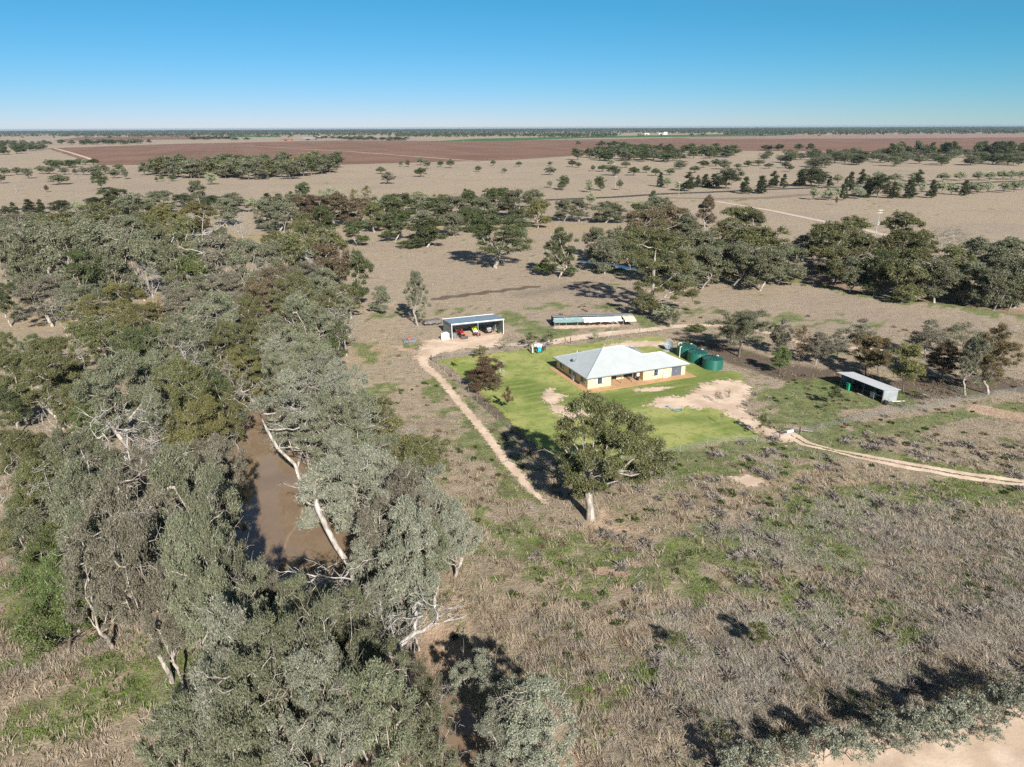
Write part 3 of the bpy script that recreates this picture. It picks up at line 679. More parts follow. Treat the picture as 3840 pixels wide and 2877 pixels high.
for i in range(3):   # small sparse shrub, twiggy
    rng=np.random.default_rng(390+i);h,R=3.2,1.7
    lob=[(np.array([math.cos(a)*R*.5,math.sin(a)*R*.5,h*.5]),(R*.5,R*.5,h*.32),6) for a in np.arange(4)*1.57+.4]+[(np.array([0,0,h*.7]),(R*.4,R*.4,h*.25),6)]
    reg(f'shrub{i}',h,R,tree_meshes('shrub_m',392+i,stem(h,.12,rng,(0,0),2),.06,lob,[5200,2600,700][i],.17,.07,.42,droop=.2,twigs=1,rmin=.012,bark=B_DEAD if i==2 else B_DARK))
for i in range(3):   # far trees, a few pixels tall
    rng=np.random.default_rng(400+i);h,R=15,5.5
    reg(f'far{i}',h,R,tree_meshes('far_m',402+i,stem(h,.3,rng,(0,0),3),.4,gum_lobes(h,R,6,rng,7,lo=.3,hi=.94,lr=.52),2600,1.1,.7,1.9,droop=.1,rmin=.06,bark=B_DARK))
BARKOF={}
ORD=['leftmost','second','third','fourth','fifth','sixth','seventh','eighth','ninth','tenth','eleventh','twelfth','thirteenth','fourteenth','fifteenth','sixteenth','seventeenth','eighteenth','nineteenth','twentieth','twenty-first','twenty-second','twenty-third','twenty-fourth','twenty-fifth','twenty-sixth','twenty-seventh','twenty-eighth','twenty-ninth','thirtieth','thirty-first','thirty-second','thirty-third','thirty-fourth']
_OLD=['leftmost','second from the left','third from the left','fourth from the left','fifth from the left','sixth from the left','seventh from the left','eighth from the left','ninth from the left','tenth from the left','eleventh from the left','twelfth from the left','thirteenth from the left','fourteenth from the left','fifteenth from the left','sixteenth from the left','seventeenth from the left','eighteenth from the left','nineteenth from the left','twentieth from the left']
REG={}     # cluster -> list of (x pixel, object, noun phrase)
NAMES={'gum':('gum_tree','gum'),'mid':('gum_tree','gum'),'box':('box_tree','spreading tree'),'cyp':('cypress_tree','narrow conifer'),'rou':('round_tree','round low tree'),'yar':('garden_tree','garden tree'),'cas':('casuarina_tree','wispy tree'),'bus':('bush','dense bush'),'dea':('dead_tree','bare dead tree'),'shr':('shrub','shrub'),'far':('paddock_tree','tree')}
_rs=random.Random(5)
def put(kind,pos,sx,sz,mat,cluster=None,label=None,name=None,group=None,bark=None,rz=None,xpix=None,phrase=None,tiny=False):
    h,R,tm,cm=KIND[kind];nm,noun=NAMES[kind[:3]];nm=name or nm
    cat={'dead_tree':'dead tree','bush':'bush','shrub':'shrub'}.get(nm,'tree')
    rz=_rs.uniform(0,6.28) if rz is None else rz
    e=thing(nm,label,cat,pos,rz,group)
    t=bpy.data.objects.new('trunk',tm);link(t,e);t.scale=(sx,sx,sz)
    if bark is not None:
        t.material_slots[0].link='OBJECT';t.material_slots[0].material=bark
    if cm is not None:
        c=bpy.data.objects.new('crown',cm);link(c,e);c.scale=(sx,sx,sz)
        if mat: c.material_slots[0].link='OBJECT';c.material_slots[0].material=LM[mat]
    if cluster and not label:
        ph=phrase or (noun if kind[:3]=='dea' else f'{mat} {noun}')
        REG.setdefault(cluster,[]).append((xpix if xpix is not None else topx(pos)[0],e,ph))
    return e
def T(kind,x,yc,h,wpx,mat,cluster,cz=.6,**k):
    """a tree by the centre of its crown in the photograph, its height in metres and crown width in pixels"""
    z0=0.
    for _ in range(3):
        P=at(x,yc,cz*h+z0);z0=float(height(P[0],P[1]))
    kh,kR=KIND[kind][:2]; R=wpx/2/FPX*depth(P)*(1.10 if kind[:3]=='gum' else .96 if kind[:3]=='mid' else 1.)
    if kind[:3]=='mid' and P[1]>190: h*=1.2 if x<2150 else 1.06
    return put(kind,(P[0],P[1],z0),R/kR,h/kh,mat,cluster,xpix=x,**k)
def TB(kind,x,yb,h,wpx,mat,cluster,**k):
    """a tree by the foot of its trunk"""
    P=at(x,yb,0);kh,kR=KIND[kind][:2];R=wpx/2/FPX*depth(P)
    return put(kind,(P[0],P[1],float(height(P[0],P[1]))),R/kR,h/kh,mat,cluster,xpix=x,**k)
def finish_labels():
    for cl,L in REG.items():
        L.sort(key=lambda q:q[0]); place,grp=CLUSTERS[cl]
        for i,(x,o,ph) in enumerate(L):
            o['group']=grp
            same=[q for q in L if q[2]==ph]
            j=[q[1] for q in same].index(o)
            if len(same)==1: o['label']=f'single {ph} {place}'
            elif len(same)<=34: o['label']=f'leftmost {ph} {place}' if j==0 else f'{ORD[j]} {ph} from left {place}'
            else: o['label']=f'{ph} {place}'
# ------------------------------------------------------------------ near and middle trees, placed by their crowns
CLUSTERS={
 'A':('along the far edge of the creek forest','trees on the far edge of the creek forest'),
 'B':('before the pale clearing, upper left','trees of the forest by the clearing'),
 'C':('in the dense grey forest, upper left','trees of the forest'),
 'D':('in the forest left of the farm shed','trees of the forest'),
 'E':('on the left bank above the brown water','trees on the left creek bank'),
 'F':('on the left bank beside the brown water','trees on the left creek bank'),
 'G':('in the thicket at the bottom edge','trees of the bottom thicket'),
 'H':('between the brown water and dirt track','trees on the right creek bank'),
 'I':('in the belt behind the middle paddock','trees of the belt behind the paddock'),
 'J':('in the belt right of the giant gum','trees of the right hand belt'),
 'K':('planted behind the small right shed','planted trees behind the small shed'),
 'L':('around the mown lawn','garden trees round the lawn'),
 'M':('in the hedge along the sandy road','shrubs along the sandy road'),
 'N':('in the conifer line by the sealed road','conifers by the sealed road'),
 'O':('in the pale row by the sealed road','round trees by the sealed road'),
 'P':('scattered over the far left paddock','trees of the far left paddock'),
 'Q':('scattered over the middle far paddock','trees of the far paddock'),
 'S':('standing in front of the right far grove','trees before the right grove'),
}
gi=0
def GK(pre,n):
    global gi;gi+=1;return f'{pre}{gi%n}'
A=[(50,785,9,50,'blackish green','cypress'),(105,770,9,60,'blackish green','cypress'),(150,772,9,45,'blackish green','cypress'),(225,775,9,75,'blackish green','box'),(285,775,8,60,'pale green','round'),(20,800,9,60,'blackish green','cypress'),
 (85,820,7,80,'pale green','round'),(165,825,7,95,'pale green','round'),(258,828,7,95,'pale green','round'),(355,765,10,90,'blackish green','box'),(425,755,12,110,'dark green','mid'),(510,790,14,140,'grey-green','mid'),(600,760,11,115,'dull green','mid'),(690,750,9,80,'blackish green','box'),(740,725,13,80,'dull green','mid'),
 (795,755,9,90,'blackish green','box'),(870,765,10,100,'dull green','mid'),(945,765,9,65,'pale green','round'),(1000,745,8,60,'blackish green','cypress'),(1045,745,8,50,'blackish green','cypress'),(1090,740,9,45,'blackish green','cypress'),(1140,735,13,75,'dark green','mid'),(1105,765,8,70,'pale green','round'),(1020,780,10,90,'dull green','mid'),(455,800,9,80,'dark green','box'),(330,810,9,80,'dull green','mid')]
for x,y,h,w,m,k in A:T(GK(k,{'mid':4}.get(k,3)),x,y,h,w,m,'A')
T('yard2',1235,728,11,60,'pale green','A');T('yard2',1205,735,10,50,'pale green','A');T('yard2',1265,735,9,45,'pale green','A');T('yard2',1375,722,11,38,'yellow-olive','A');T('yard2',1325,730,9,35,'yellow-olive','A');T('yard2',1345,745,8,35,'pale green','A')
B=[(60,885,14,120,'purple-grey'),(140,880,14,130,'dull green'),(240,900,16,190,'olive'),(375,850,15,170,'olive'),(470,905,15,150,'grey-green'),(640,850,15,160,'yellow-olive'),(745,830,14,130,'yellow-olive'),(560,830,13,110,'dull green'),(1160,800,14,150,'reddish brown'),(1255,790,14,160,'reddish brown'),(1090,780,12,100,'dull green'),(990,810,13,90,'grey-green'),(845,800,12,110,'grey-green'),(320,905,15,120,'grey-green'),(690,900,14,110,'olive'),(560,900,14,120,'olive'),(1210,835,12,110,'dark green'),(1140,850,10,90,'olive')]
for x,y,h,w,m in B:T(GK('mid',4),x,y,h,w,m,'B')
TB('mid1',1340,922,10.5,100,'dark green','B');TB('mid2',1050,868,14,120,'grey-green','B',bark=B_DEAD)
T('dead1',905,850,15,100,None,'B');T('dead0',1060,820,12,70,None,'B')
Cc=[(30,985,17,130,'grey-green'),(150,960,17,170,'grey-green'),(255,1000,18,190,'grey-green'),(385,965,18,180,'grey-green'),(520,1010,17,150,'grey-green'),(600,960,15,120,'dull green'),(645,1020,13,110,'dull green'),(100,1030,15,130,'dull green'),(20,900,14,90,'grey-green'),(330,1060,14,150,'dark green'),(440,1040,15,140,'grey-green'),(90,930,15,120,'dull green'),
 (720,1050,12,130,'bright green'),(830,1000,15,150,'purple-grey'),(930,1020,15,140,'grey-green'),(1110,990,16,150,'olive'),(1220,975,16,160,'olive'),(1250,1045,15,160,'reddish brown'),(1030,1010,14,120,'grey-green'),(850,930,12,100,'dull green'),(760,960,12,100,'grey-green'),(180,890,14,120,'olive')]
for x,y,h,w,m in Cc:T(GK('mid',4),x,y,h,w,m,'C')
T('mid0',1020,925,10,90,'olive','C');T('mid3',1140,905,12,110,'olive','C');T('mid1',1345,1050,13,110,'dark green','C')
T('dead1',65,1000,13,110,None,'C');T('dead2',540,940,13,100,None,'C')
D=[(20,1130,12,100,'dark green'),(170,1115,14,180,'purple-grey'),(350,1200,13,190,'yellow-olive'),(475,1140,13,160,'yellow-olive'),(570,1215,12,150,'yellow-olive'),(380,1295,14,200,'olive'),(130,1315,8,130,'bright green'),(230,1370,14,190,'olive'),(515,1345,15,150,'dark green'),(690,1165,16,150,'purple-grey'),(765,1125,15,150,'grey-green'),(870,1115,16,170,'purple-grey'),(975,1155,16,160,'reddish brown'),(800,1235,19,180,'grey-green'),(700,1330,18,190,'grey-green'),(920,1230,17,140,'olive'),(1100,1140,18,170,'olive'),(1195,1110,17,150,'grey-green'),(1250,1190,15,140,'olive'),(1150,1255,19,180,'grey-green'),(860,1335,17,170,'olive'),(900,1415,13,130,'yellow-olive'),(1050,1300,16,150,'grey-green'),(590,1300,13,140,'olive'),(470,1260,12,130,'yellow-olive'),(290,1130,13,130,'grey-green'),(1240,1280,14,110,'dark green'),(1310,1120,10,80,'olive'),(1020,1080,15,150,'reddish brown'),(1130,1060,15,140,'purple-grey')]
for x,y,h,w,m in D:
    T(GK('gum',4),x,y,h,w,m,'D')
T('dead3',235,1180,12,120,None,'D');T('dead0',1255,1255,14,150,None,'D');T('dead2',180,1350,9,130,None,'D')
E_=[(30,1350,13,110,'olive'),(60,1440,13,150,'olive'),(200,1450,14,220,'olive'),(40,1530,9,120,'dark green'),(330,1590,8,130,'bright green'),(460,1490,18,240,'grey-green'),(590,1600,13,150,'grey-green'),(700,1490,17,190,'olive'),(825,1500,13,120,'dark green'),(750,1610,13,190,'yellow-olive'),(270,1540,11,130,'olive'),(600,1440,15,140,'grey-green'),(880,1560,12,100,'olive')]
for x,y,h,w,m in E_:T(GK('gum',4),x,y,h,w,m,'E')
T('dead2',200,1560,9,150,None,'E');T('dead0',700,1560,10,120,None,'E')
F_=[(110,1725,11,160,'olive'),(240,1740,12,160,'dull green'),(725,1740,13,190,'yellow-olive'),(830,1810,16,180,'purple-grey'),(560,1850,15,190,'purple-grey'),(310,1930,15,230,'grey-green'),(480,2000,17,260,'purple-grey'),(720,1990,20,280,'grey-green'),(815,1890,17,160,'purple-grey'),(820,2090,21,200,'grey-green'),(210,2080,9,210,'bright green'),(360,2180,14,230,'purple-grey'),(570,2200,19,250,'purple-grey'),(740,2230,20,230,'grey-green'),(850,2270,18,190,'grey-green'),(1040,2330,12,170,'purple-grey'),(420,1830,12,160,'dull green'),(640,1830,13,150,'grey-green'),(320,2060,13,200,'grey-green'),(60,1690,12,190,'olive'),(170,1840,11,200,'olive'),(330,1760,13,170,'grey-green'),(60,1980,9,150,'olive'),(130,2040,10,190,'dull green'),(420,1930,15,190,'grey-green'),(250,2200,10,180,'bright green'),(620,1960,16,180,'purple-grey')]
for x,y,h,w,m in F_:T(GK('gum',5),x,y,h,w,m,'F')
T('dead1',500,1735,17,360,None,'F');T('dead3',190,1900,11,280,None,'F');T('dead2',60,1850,10,200,None,'F')
T('bush0',235,2320,7.5,340,'bright green',None,label='big bright green drooping bush at the left edge of the creek forest',cz=.5)
T('bush0',150,2170,6,220,'bright green',None,label='smaller bright green bush just above the big drooping bush, lower left',cz=.5)
G_=[(640,2330,13,170,'purple-grey'),(830,2400,17,230,'grey-green'),(1000,2420,17,260,'grey-green'),(1160,2400,15,220,'dull green'),(1320,2420,14,220,'dull green'),(830,2600,18,280,'silver-grey'),(1030,2620,18,280,'grey-green'),(1230,2600,20,260,'grey-green'),(1400,2560,13,220,'dull green'),(930,2790,17,300,'grey-green'),(1180,2800,17,300,'silver-grey'),(1420,2780,16,280,'grey-green'),(1600,2660,11,160,'dull green'),(1800,2560,8,190,'silver-grey'),(1990,2740,12,290,'silver-grey'),(1880,2840,10,220,'silver-grey'),(660,2850,12,220,'grey-green'),(1620,2860,11,200,'dull green'),(1450,2330,12,160,'silver-grey')]
for x,y,h,w,m in G_:T(GK('gum',5),x,y,h,w,m,'G')
T('dead3',700,2650,8,230,None,'G');T('dead0',1235,2330,14,230,None,'G');T('dead2',1400,2420,11,220,None,'G');T('dead1',1500,2440,13,260,None,'G');T('dead2',1640,2700,8,180,None,'G');T('dead0',1290,2700,13,180,None,'G')
H_=[(1065,1350,13,150,'silver-grey'),(1180,1380,15,160,'grey-green'),(1090,1560,17,170,'silver-grey'),(1195,1500,17,210,'silver-grey'),(1290,1480,15,150,'silver-grey'),(1230,1620,16,200,'grey-green'),(1340,1600,13,170,'grey-green'),(1130,1480,15,140,'grey-green'),(1480,1690,10,240,'yellow-olive'),(1590,1720,9,190,'olive'),(1360,1720,13,200,'grey-green'),(1290,1790,15,180,'silver-grey'),(1390,1880,17,210,'silver-grey'),(1480,1830,15,210,'grey-green'),(1500,1990,17,260,'purple-grey'),(1420,2040,16,200,'silver-grey'),(1500,2140,18,260,'silver-grey'),(1700,2020,9,200,'silver-grey'),(1620,1900,12,200,'silver-grey'),(1610,2090,12,180,'grey-green'),(1560,2260,10,140,'silver-grey'),(985,1290,13,120,'olive'),(955,1400,12,110,'dark green'),(1040,1420,13,120,'grey-green'),(1420,1590,10,140,'olive')]
for x,y,h,w,m in H_:T(GK('gum',5 if w>180 else 4),x,y,h,w,m,'H')
T('dead2',1150,1620,15,190,None,'H');T('dead0',1320,1760,10,150,None,'H');T('dead1',1500,1650,8,180,None,'H')
TB('gum3',1567,1222,15,95,'grey-green',None,label='slender grey-green gum standing alone left of the open farm shed')
TB('mid2',1430,1176,7.5,78,'grey-green',None,label='small rounded grey tree beside the slender gum, left of the shed')
I_=[(1450,800,13,140,'dark green'),(1510,780,12,120,'dark green'),(1400,820,12,100,'olive'),(1560,760,10,100,'pale green'),(1655,765,9,75,'yellow-olive'),(1625,800,12,120,'dark green'),(1700,800,13,120,'dull green'),(1770,765,12,100,'dark green'),(1860,760,13,120,'dark green'),(1935,770,13,110,'dull green'),(1815,800,12,100,'dull green'),(2000,750,10,90,'dull green'),(1590,855,12,110,'grey-green'),(1480,850,12,110,'dark green'),(1700,845,9,90,'grey-green'),(2320,800,9,70,'dull green'),(2390,790,8,60,'dark green'),(1340,800,12,110,'reddish brown'),(1760,830,10,90,'dark green')]
for x,y,h,w,m in I_:T(GK('mid',4),x,y,h,w,m,'I')
for x,yb,h,w,m in [(1600,926,12,150,'dark green'),(2018,856,14,100,'yellow-olive'),(2115,832,12,80,'grey-green'),(2170,832,12,75,'dull green'),(2270,836,11,120,'dull green'),(1963,915,7,35,'grey-green'),(1945,870,11,90,'dark green')]:TB(GK('mid',4),x,yb,h,w,m,'I')
for x,y,k,m in [(1745,728,'cypress1','blackish green'),(1897,722,'cypress2','blackish green'),(1910,735,'cypress0','blackish green'),(1775,738,'cypress2','blackish green'),(1830,735,'round1','pale green'),(1850,722,'round0','pale green'),(2020,738,'round2','pale green'),(2215,745,'round1','pale green')]:T(k,x,y,8,40,m,'I')
TB('bush1',1540,930,4,110,'dark green','I')
for i,(x,y,h,w,cl) in enumerate([(430,900,15,110,'B'),(560,1060,14,120,'C'),(310,1390,12,120,'D'),(400,1250,12,130,'D'),(120,1360,11,120,'D'),(860,1290,17,130,'D'),(1000,1050,16,120,'D'),(1180,1020,15,120,'D'),(1100,1130,17,110,'D'),(1290,1210,14,120,'D'),(720,1400,16,120,'E'),(560,1680,15,200,'F'),(380,1720,15,230,'F'),(650,1150,15,110,'D'),(880,1440,13,110,'E'),(620,2130,17,180,'F'),(400,2050,14,200,'F'),(940,2560,16,170,'G'),(1120,2660,17,170,'G'),(1380,1640,14,120,'H'),(1450,1960,17,150,'H')]): T(f'dead{(0,1,2,0,3)[i%5]}',x,y,h,w,None,cl)
# the big paddock gum and its neighbour
TB('gum0',1858,1006,21.5,250,'dark green',None,label='massive dark green gum with thick white trunk alone in the middle paddock')
TB('gum1',2098,1042,17.5,125,'dark green',None,label='open dark gum with white forked limbs right of the massive paddock gum')
TB('bush1',2045,1035,6.5,85,'bright green',None,label='dense green bush at the left foot of the open gum');TB('bush1',2135,1040,5,65,'dark green',None,label='dense dark bush at the right foot of the open gum')
J_=[(2230,900,13,110,'dull green'),(2300,930,13,130,'dull green'),(2370,910,15,150,'dark green'),(2420,870,17,160,'reddish brown'),(2500,850,17,170,'reddish brown'),(2560,880,16,160,'dull green'),(2600,940,15,170,'dull green'),(2640,1000,13,150,'dull green'),(2560,1010,13,120,'grey-green'),(2450,960,16,170,'dark green'),(2470,790,14,120,'dull green'),(2270,960,11,110,'grey-green'),
 (2790,850,16,170,'olive'),(2730,900,15,170,'olive'),(2850,930,16,210,'olive'),(2760,990,13,180,'dull green'),(2930,990,12,190,'dull green'),(3000,930,9,120,'dull green'),(2700,970,12,120,'dark green'),(2860,1010,12,150,'dull green'),
 (3120,910,15,170,'olive'),(3190,880,14,150,'olive'),(3240,960,14,170,'olive'),(3290,1020,13,130,'dark green'),(3140,990,12,150,'olive'),(3060,900,9,90,'dark green'),(3380,860,14,140,'olive'),(3370,950,15,190,'olive'),(3450,1000,14,190,'olive'),(3400,1050,12,150,'olive'),(3520,1050,12,150,'dull green'),(3570,1010,13,170,'olive'),(3640,1040,12,150,'dull green'),(3680,960,12,150,'grey-green'),(3780,960,12,170,'dull green'),(3740,1010,13,150,'dull green'),(3830,1040,14,160,'dull green'),(3460,920,11,120,'olive')]
for x,y,h,w,m in J_:T(GK('mid',4),x,y,h,w,m,'J')
for x,yb,h,w,m in [(3185,1098,11,115,'dull green'),(3282,1108,9,60,'dull green'),(3725,1150,12,140,'dull green'),(3785,1145,9,80,'dull green'),(3820,1140,10,80,'dull green')]:TB(GK('mid',4),x,yb,h,w,m,'J')
T('mid0',2650,790,15,75,'reddish brown','J',bark=B_DEAD);T('dead3',3570,905,14,190,None,'J');T('dead1',2590,830,12,90,None,'J')
T('cypress2',2450,745,12,50,'dark green','J')
# giant gum behind the farmhouse, built to its own outline
def custom(name,label,base,Y,tr,lobes,r0,nleaf,l,wd,cr,mat,seed,depthj=2.5,**k):
    """trunk and lobes given as pixels on the upright plane through the foot"""
    rng=np.random.default_rng(seed);b=at(*base);Yb=b[1];z0=float(height(b[0],b[1]));o=np.array([b[0],b[1],z0])
    pts=[np.array([0,0,-.4])]+[onplane(x,y,Yb+dy)-o for x,y,dy in tr]
    L=[]
    for x,y,r,dy,n in lobes:
        c=onplane(x,y,Yb+dy);rr=r/FPX*depth(c);L.append((c-o,(rr,rr*1.0,rr*.78),n))
    tm,cm=tree_meshes(name,seed,pts,r0,L,nleaf,l,wd,cr,leaf=mat,**k)
    e=thing(name,label,'dead tree' if name=='dead_tree' else 'tree',tuple(o))
    t=bpy.data.objects.new('trunk',tm);link(t,e)
    if cm is not None: c=bpy.data.objects.new('crown',cm);link(c,e)
    return e
custom('gum_tree','giant dark green gum towering behind the farmhouse, taller than all around it',(2440,1180),0,[(2442,1140,0),(2450,1080,0),(2452,1000,.5),(2460,930,.5)],
 [(2400,900,64,0,13),(2470,880,64,2,13),(2530,930,68,0,14),(2385,980,64,-2,13),(2450,1000,60,2,12),(2540,1010,55,-2,11),(2430,1080,62,-2,13),(2500,1090,60,0,13),(2570,1080,52,1,10),(2600,1120,40,0,7),(2410,1140,38,-3,8),(2450,1150,34,-4,7),(2580,960,34,2,6),(2350,900,30,1,6)],.7,62000,.46,.16,1.45,'olive',901,dead=12,dead_len=4.5,limb_from=.2,twigs=1)
# the large gum in front of the lawn
custom('gum_tree','large leafy gum with thick white trunk shading the fence, before the lawn',(2213,1950),0,[(2214,1915,0),(2210,1875,0),(2205,1835,0),(2214,1800,.3),(2228,1765,.4)],
 [(2180,1535,56,0,11),(2240,1520,55,1.5,11),(2310,1560,60,0,12),(2370,1600,56,-1.5,11),(2130,1600,34,1,6),(2180,1640,40,-2,5),(2280,1640,55,2,8),(2340,1680,60,0,11),(2430,1680,60,.5,11),(2490,1735,48,0,10),(2440,1770,52,-2,9),(2370,1780,52,2,9),(2290,1760,50,-2,9),(2200,1730,48,-2.5,9),(2130,1740,45,1,8),(2160,1800,50,-1,9),(2230,1830,42,-3,7),(2190,1850,34,1.5,6),(2410,1620,34,2,6),(2110,1660,28,0,4),(2225,1610,48,-1,8),(2230,1690,46,1,8),(2330,1640,46,-2,8)],.66,60000,.36,.13,1.02,'olive',902,dead=10,dead_len=3.0,limb_from=.5,twigs=1,rmin=.03)
# thick white leaning gum on the right bank
custom('gum_tree','old gum with thick bleached trunk leaning left over the brown water',(1350,2185),0,[(1310,2120,0),(1262,2050,0),(1225,1980,0),(1190,1905,0),(1180,1850,.3),(1186,1800,.5)],
 [(1200,1800,60,2,8),(1130,1850,45,3,5),(1260,1880,60,-1,8),(1330,1960,60,1,9),(1170,1950,34,2,4),(1280,1760,55,1,8)],.40,26000,.36,.11,1.1,'silver-grey',903,bark=B_LIMB,dead=14,dead_len=3.2,limb_from=.6,twigs=1)
custom('gum_tree','river gum with two long white limbs reaching up-left over the creek bend',(1140,1800),0,[(1105,1740,0),(1040,1680,0),(1000,1610,0),(975,1550,.5)],
 [(975,1530,40,1,4),(1100,1520,60,1,9),(1150,1580,60,-1,9),(1060,1640,40,2,4),(1180,1660,55,0,8)],.32,22000,.36,.11,1.1,'silver-grey',904,bark=B_LIMB,dead=16,dead_len=3.4,limb_from=.4,twigs=1)
custom('dead_tree','broken orange-stained trunk snapped off high, at the head of the bottom thicket',(1508,2420),0,[(1508,2340,0),(1510,2250,0),(1520,2200,0)],[(1522,2180,10,0,2)],.55,0,.3,.1,.5,'olive',905,bark=barkmat('orange_bare_wood',(.30,.22,.16),(.46,.40,.34),(.42,.22,.08)),dead=0)
custom('dead_tree','great white skeleton tree with sweeping limbs in the upper left forest',(775,1060),0,[(768,1010,0),(765,950,0),(758,880,.3),(760,820,.5)],
 [(700,870,40,0,6),(790,860,45,0,8),(640,900,30,1,5),(740,800,34,0,6),(830,840,30,0,5),(690,950,30,-1,5)],.48,0,.3,.1,.5,'olive',906,bark=B_DEAD,dead=6,twigs=2,limb_from=.2,rmin=.05)
custom('dead_tree','twisted pale dead tree rising from the bottom thicket, two crooked leaders',(1240,2530),0,[(1235,2440,0),(1245,2350,0),(1262,2280,0)],
 [(1190,2180,45,0,7),(1290,2180,50,0,8),(1160,2250,30,1,5),(1340,2260,36,-1,6)],.42,0,.3,.1,.5,'olive',907,bark=B_DEAD,dead=8,twigs=2,limb_from=.4,rmin=.035)
custom('dead_tree','bleached dead tree with long limb reaching right, above the bottom edge',(1370,2640),0,[(1390,2560,0),(1430,2480,0),(1500,2420,0),(1560,2370,.3)],
 [(1640,2310,45,0,6),(1560,2290,40,1,7),(1450,2440,60,-1,9),(1390,2550,55,1,9),(1480,2530,45,-1,7)],.42,0,.3,.1,.5,'olive',908,bark=B_DEAD,dead=10,twigs=2,limb_from=.1,rmin=.035)
# planted trees right of the yard
TB('casuarina',2771,1338,11.5,215,'dull green',None,label='large wispy dome shaped tree behind the green water tanks')
for k,x,yb,h,w,m in [('yard1',2925,1335,9,70,'purple-grey'),('yard0',2905,1310,6,55,'dark green'),('yard2',2995,1362,8.5,62,'brown'),('yard1',3058,1368,7.5,105,'purple-grey'),('yard1',3135,1345,7,80,'purple-grey'),('yard1',3215,1340,9,100,'purple-grey'),('yard0',3245,1415,9,115,'orange-brown'),('yard0',3290,1405,8,80,'orange-brown'),('yard0',3385,1472,10,120,'yellow-olive'),('yard1',3468,1345,9,120,'purple-grey'),('yard0',3530,1425,7.5,125,'brown'),('gum3',3620,1482,12,115,'grey-green'),('gum1',3705,1478,14,155,'orange-brown'),('yard2',3560,1330,7,90,'dull green'),('yard2',3610,1300,6,80,'purple-grey'),('yard2',3650,1400,9,100,'grey-green')]:TB(k,x,yb,h,w,m,'K')
TB('yard0',2921,1405,6,76,'bright green',None,label='lollipop shaped bright green tree on slim trunk right of the tanks')
put('shrub2',tuple(at(3503,1512)),1.6,1.5,'brown','K',xpix=3503)
put('shrub2',tuple(at(3585,1490)),1.2,.8,'dull green','K',xpix=3585);put('shrub2',tuple(at(3390,1535)),1.1,.8,'dull green','K',xpix=3390)
TB('shrub0',3125,1524,4.4,62,'dark green',None,label='small dark sapling on the grass before the small shed');TB('shrub1',3098,1542,2,35,'yellow-olive',None,label='low yellowish bush at the left of the dark sapling')
TB('shrub1',2853,1640,5.2,52,'olive',None,label='slim olive sapling beside the sandy drive just inside the gate')
TB('shrub2',2690,1515,3.2,32,'brown',None,label='bare brown sapling in the middle of the sandy patch');TB('shrub2',2728,1510,3.2,34,'brown',None,label='thin reddish sapling on the pale sand, right of the bare one')
TB('shrub2',2704,1596,3.,16,'brown',None,label='leafless stick of a sapling at the edge of the lawn')
# lawn trees
TB('shrub0',1711,1378,2.6,26,'yellow-green',None,label='small yellow-green spiky plant near the top left lawn corner')
TB('yard0',1822,1468,6.8,125,'brown',None,label='dense dark brown garden tree left of the lawn',name='garden_tree')
TB('yard1',1790,1478,3.2,60,'brown',None,label='low brown lobe of shrub at the foot of the dark brown tree');TB('yard0',1862,1470,3.4,52,'reddish brown',None,label='reddish shrub at the right foot of the dark brown tree')
TB('shrub1',1877,1422,5,42,'white-blossomed',None,label='small white blossomed tree just right of the dark brown tree')
TB('shrub0',1904,1548,5.6,40,'brown',None,label='small round headed brown tree casting a long shadow on the lawn edge')
for k,x,yb,h,w,m in [('shrub1',1808,1348,3.8,72,'yellow-olive'),('shrub2',1898,1322,4.6,64,'dull green'),('shrub0',1990,1308,4.4,62,'olive'),('shrub1',2063,1300,4.6,55,'dull green'),('shrub1',2230,1280,2.8,32,'pale green'),('shrub1',1835,1514,1.6,28,'dull green')]:TB(k,x,yb,h,w,m,'L')
TB('yard1',2520,1232,6,52,'dull green',None,label='small tree at the bend of the track behind the farmhouse',name='garden_tree');TB('bush1',2490,1205,5.,85,'pale green',None,label='pale rounded bush at the foot of the giant gum');TB('bush1',2610,1245,2.2,80,'bright green',None,label='low sprawling green bush behind the tanks')
# foreground shrubs and roadside hedge
TB('shrub0',2838,2450,4.,100,'olive',None,label='leafy olive shrub alone in the dry grass, lower right');TB('shrub1',2528,2450,3,90,'olive',None,label='sparse thin shrub left of the leafy one in the dry grass')
for x,y,h,w in [(2860,2850,4.,170),(2990,2830,4,170),(3100,2790,4,160),(3210,2790,4,170),(3330,2750,4.5,170),(3440,2720,4.5,180),(3560,2700,4.5,170),(3660,2670,4.5,170),(3760,2640,5,170),(3850,2610,5,170),(2740,2870,4,150),(3400,2790,2.5,110),(3540,2760,2.5,110),(3700,2740,2.6,110)]:T(GK('shrub',2),x,y,h,w,'silver-grey','M',cz=.5)
for x,y in [(2700,2760),(3300,2680),(3620,2620),(3780,2570)]:T('shrub2',x,y,3.5,150,'olive','M',cz=.5)
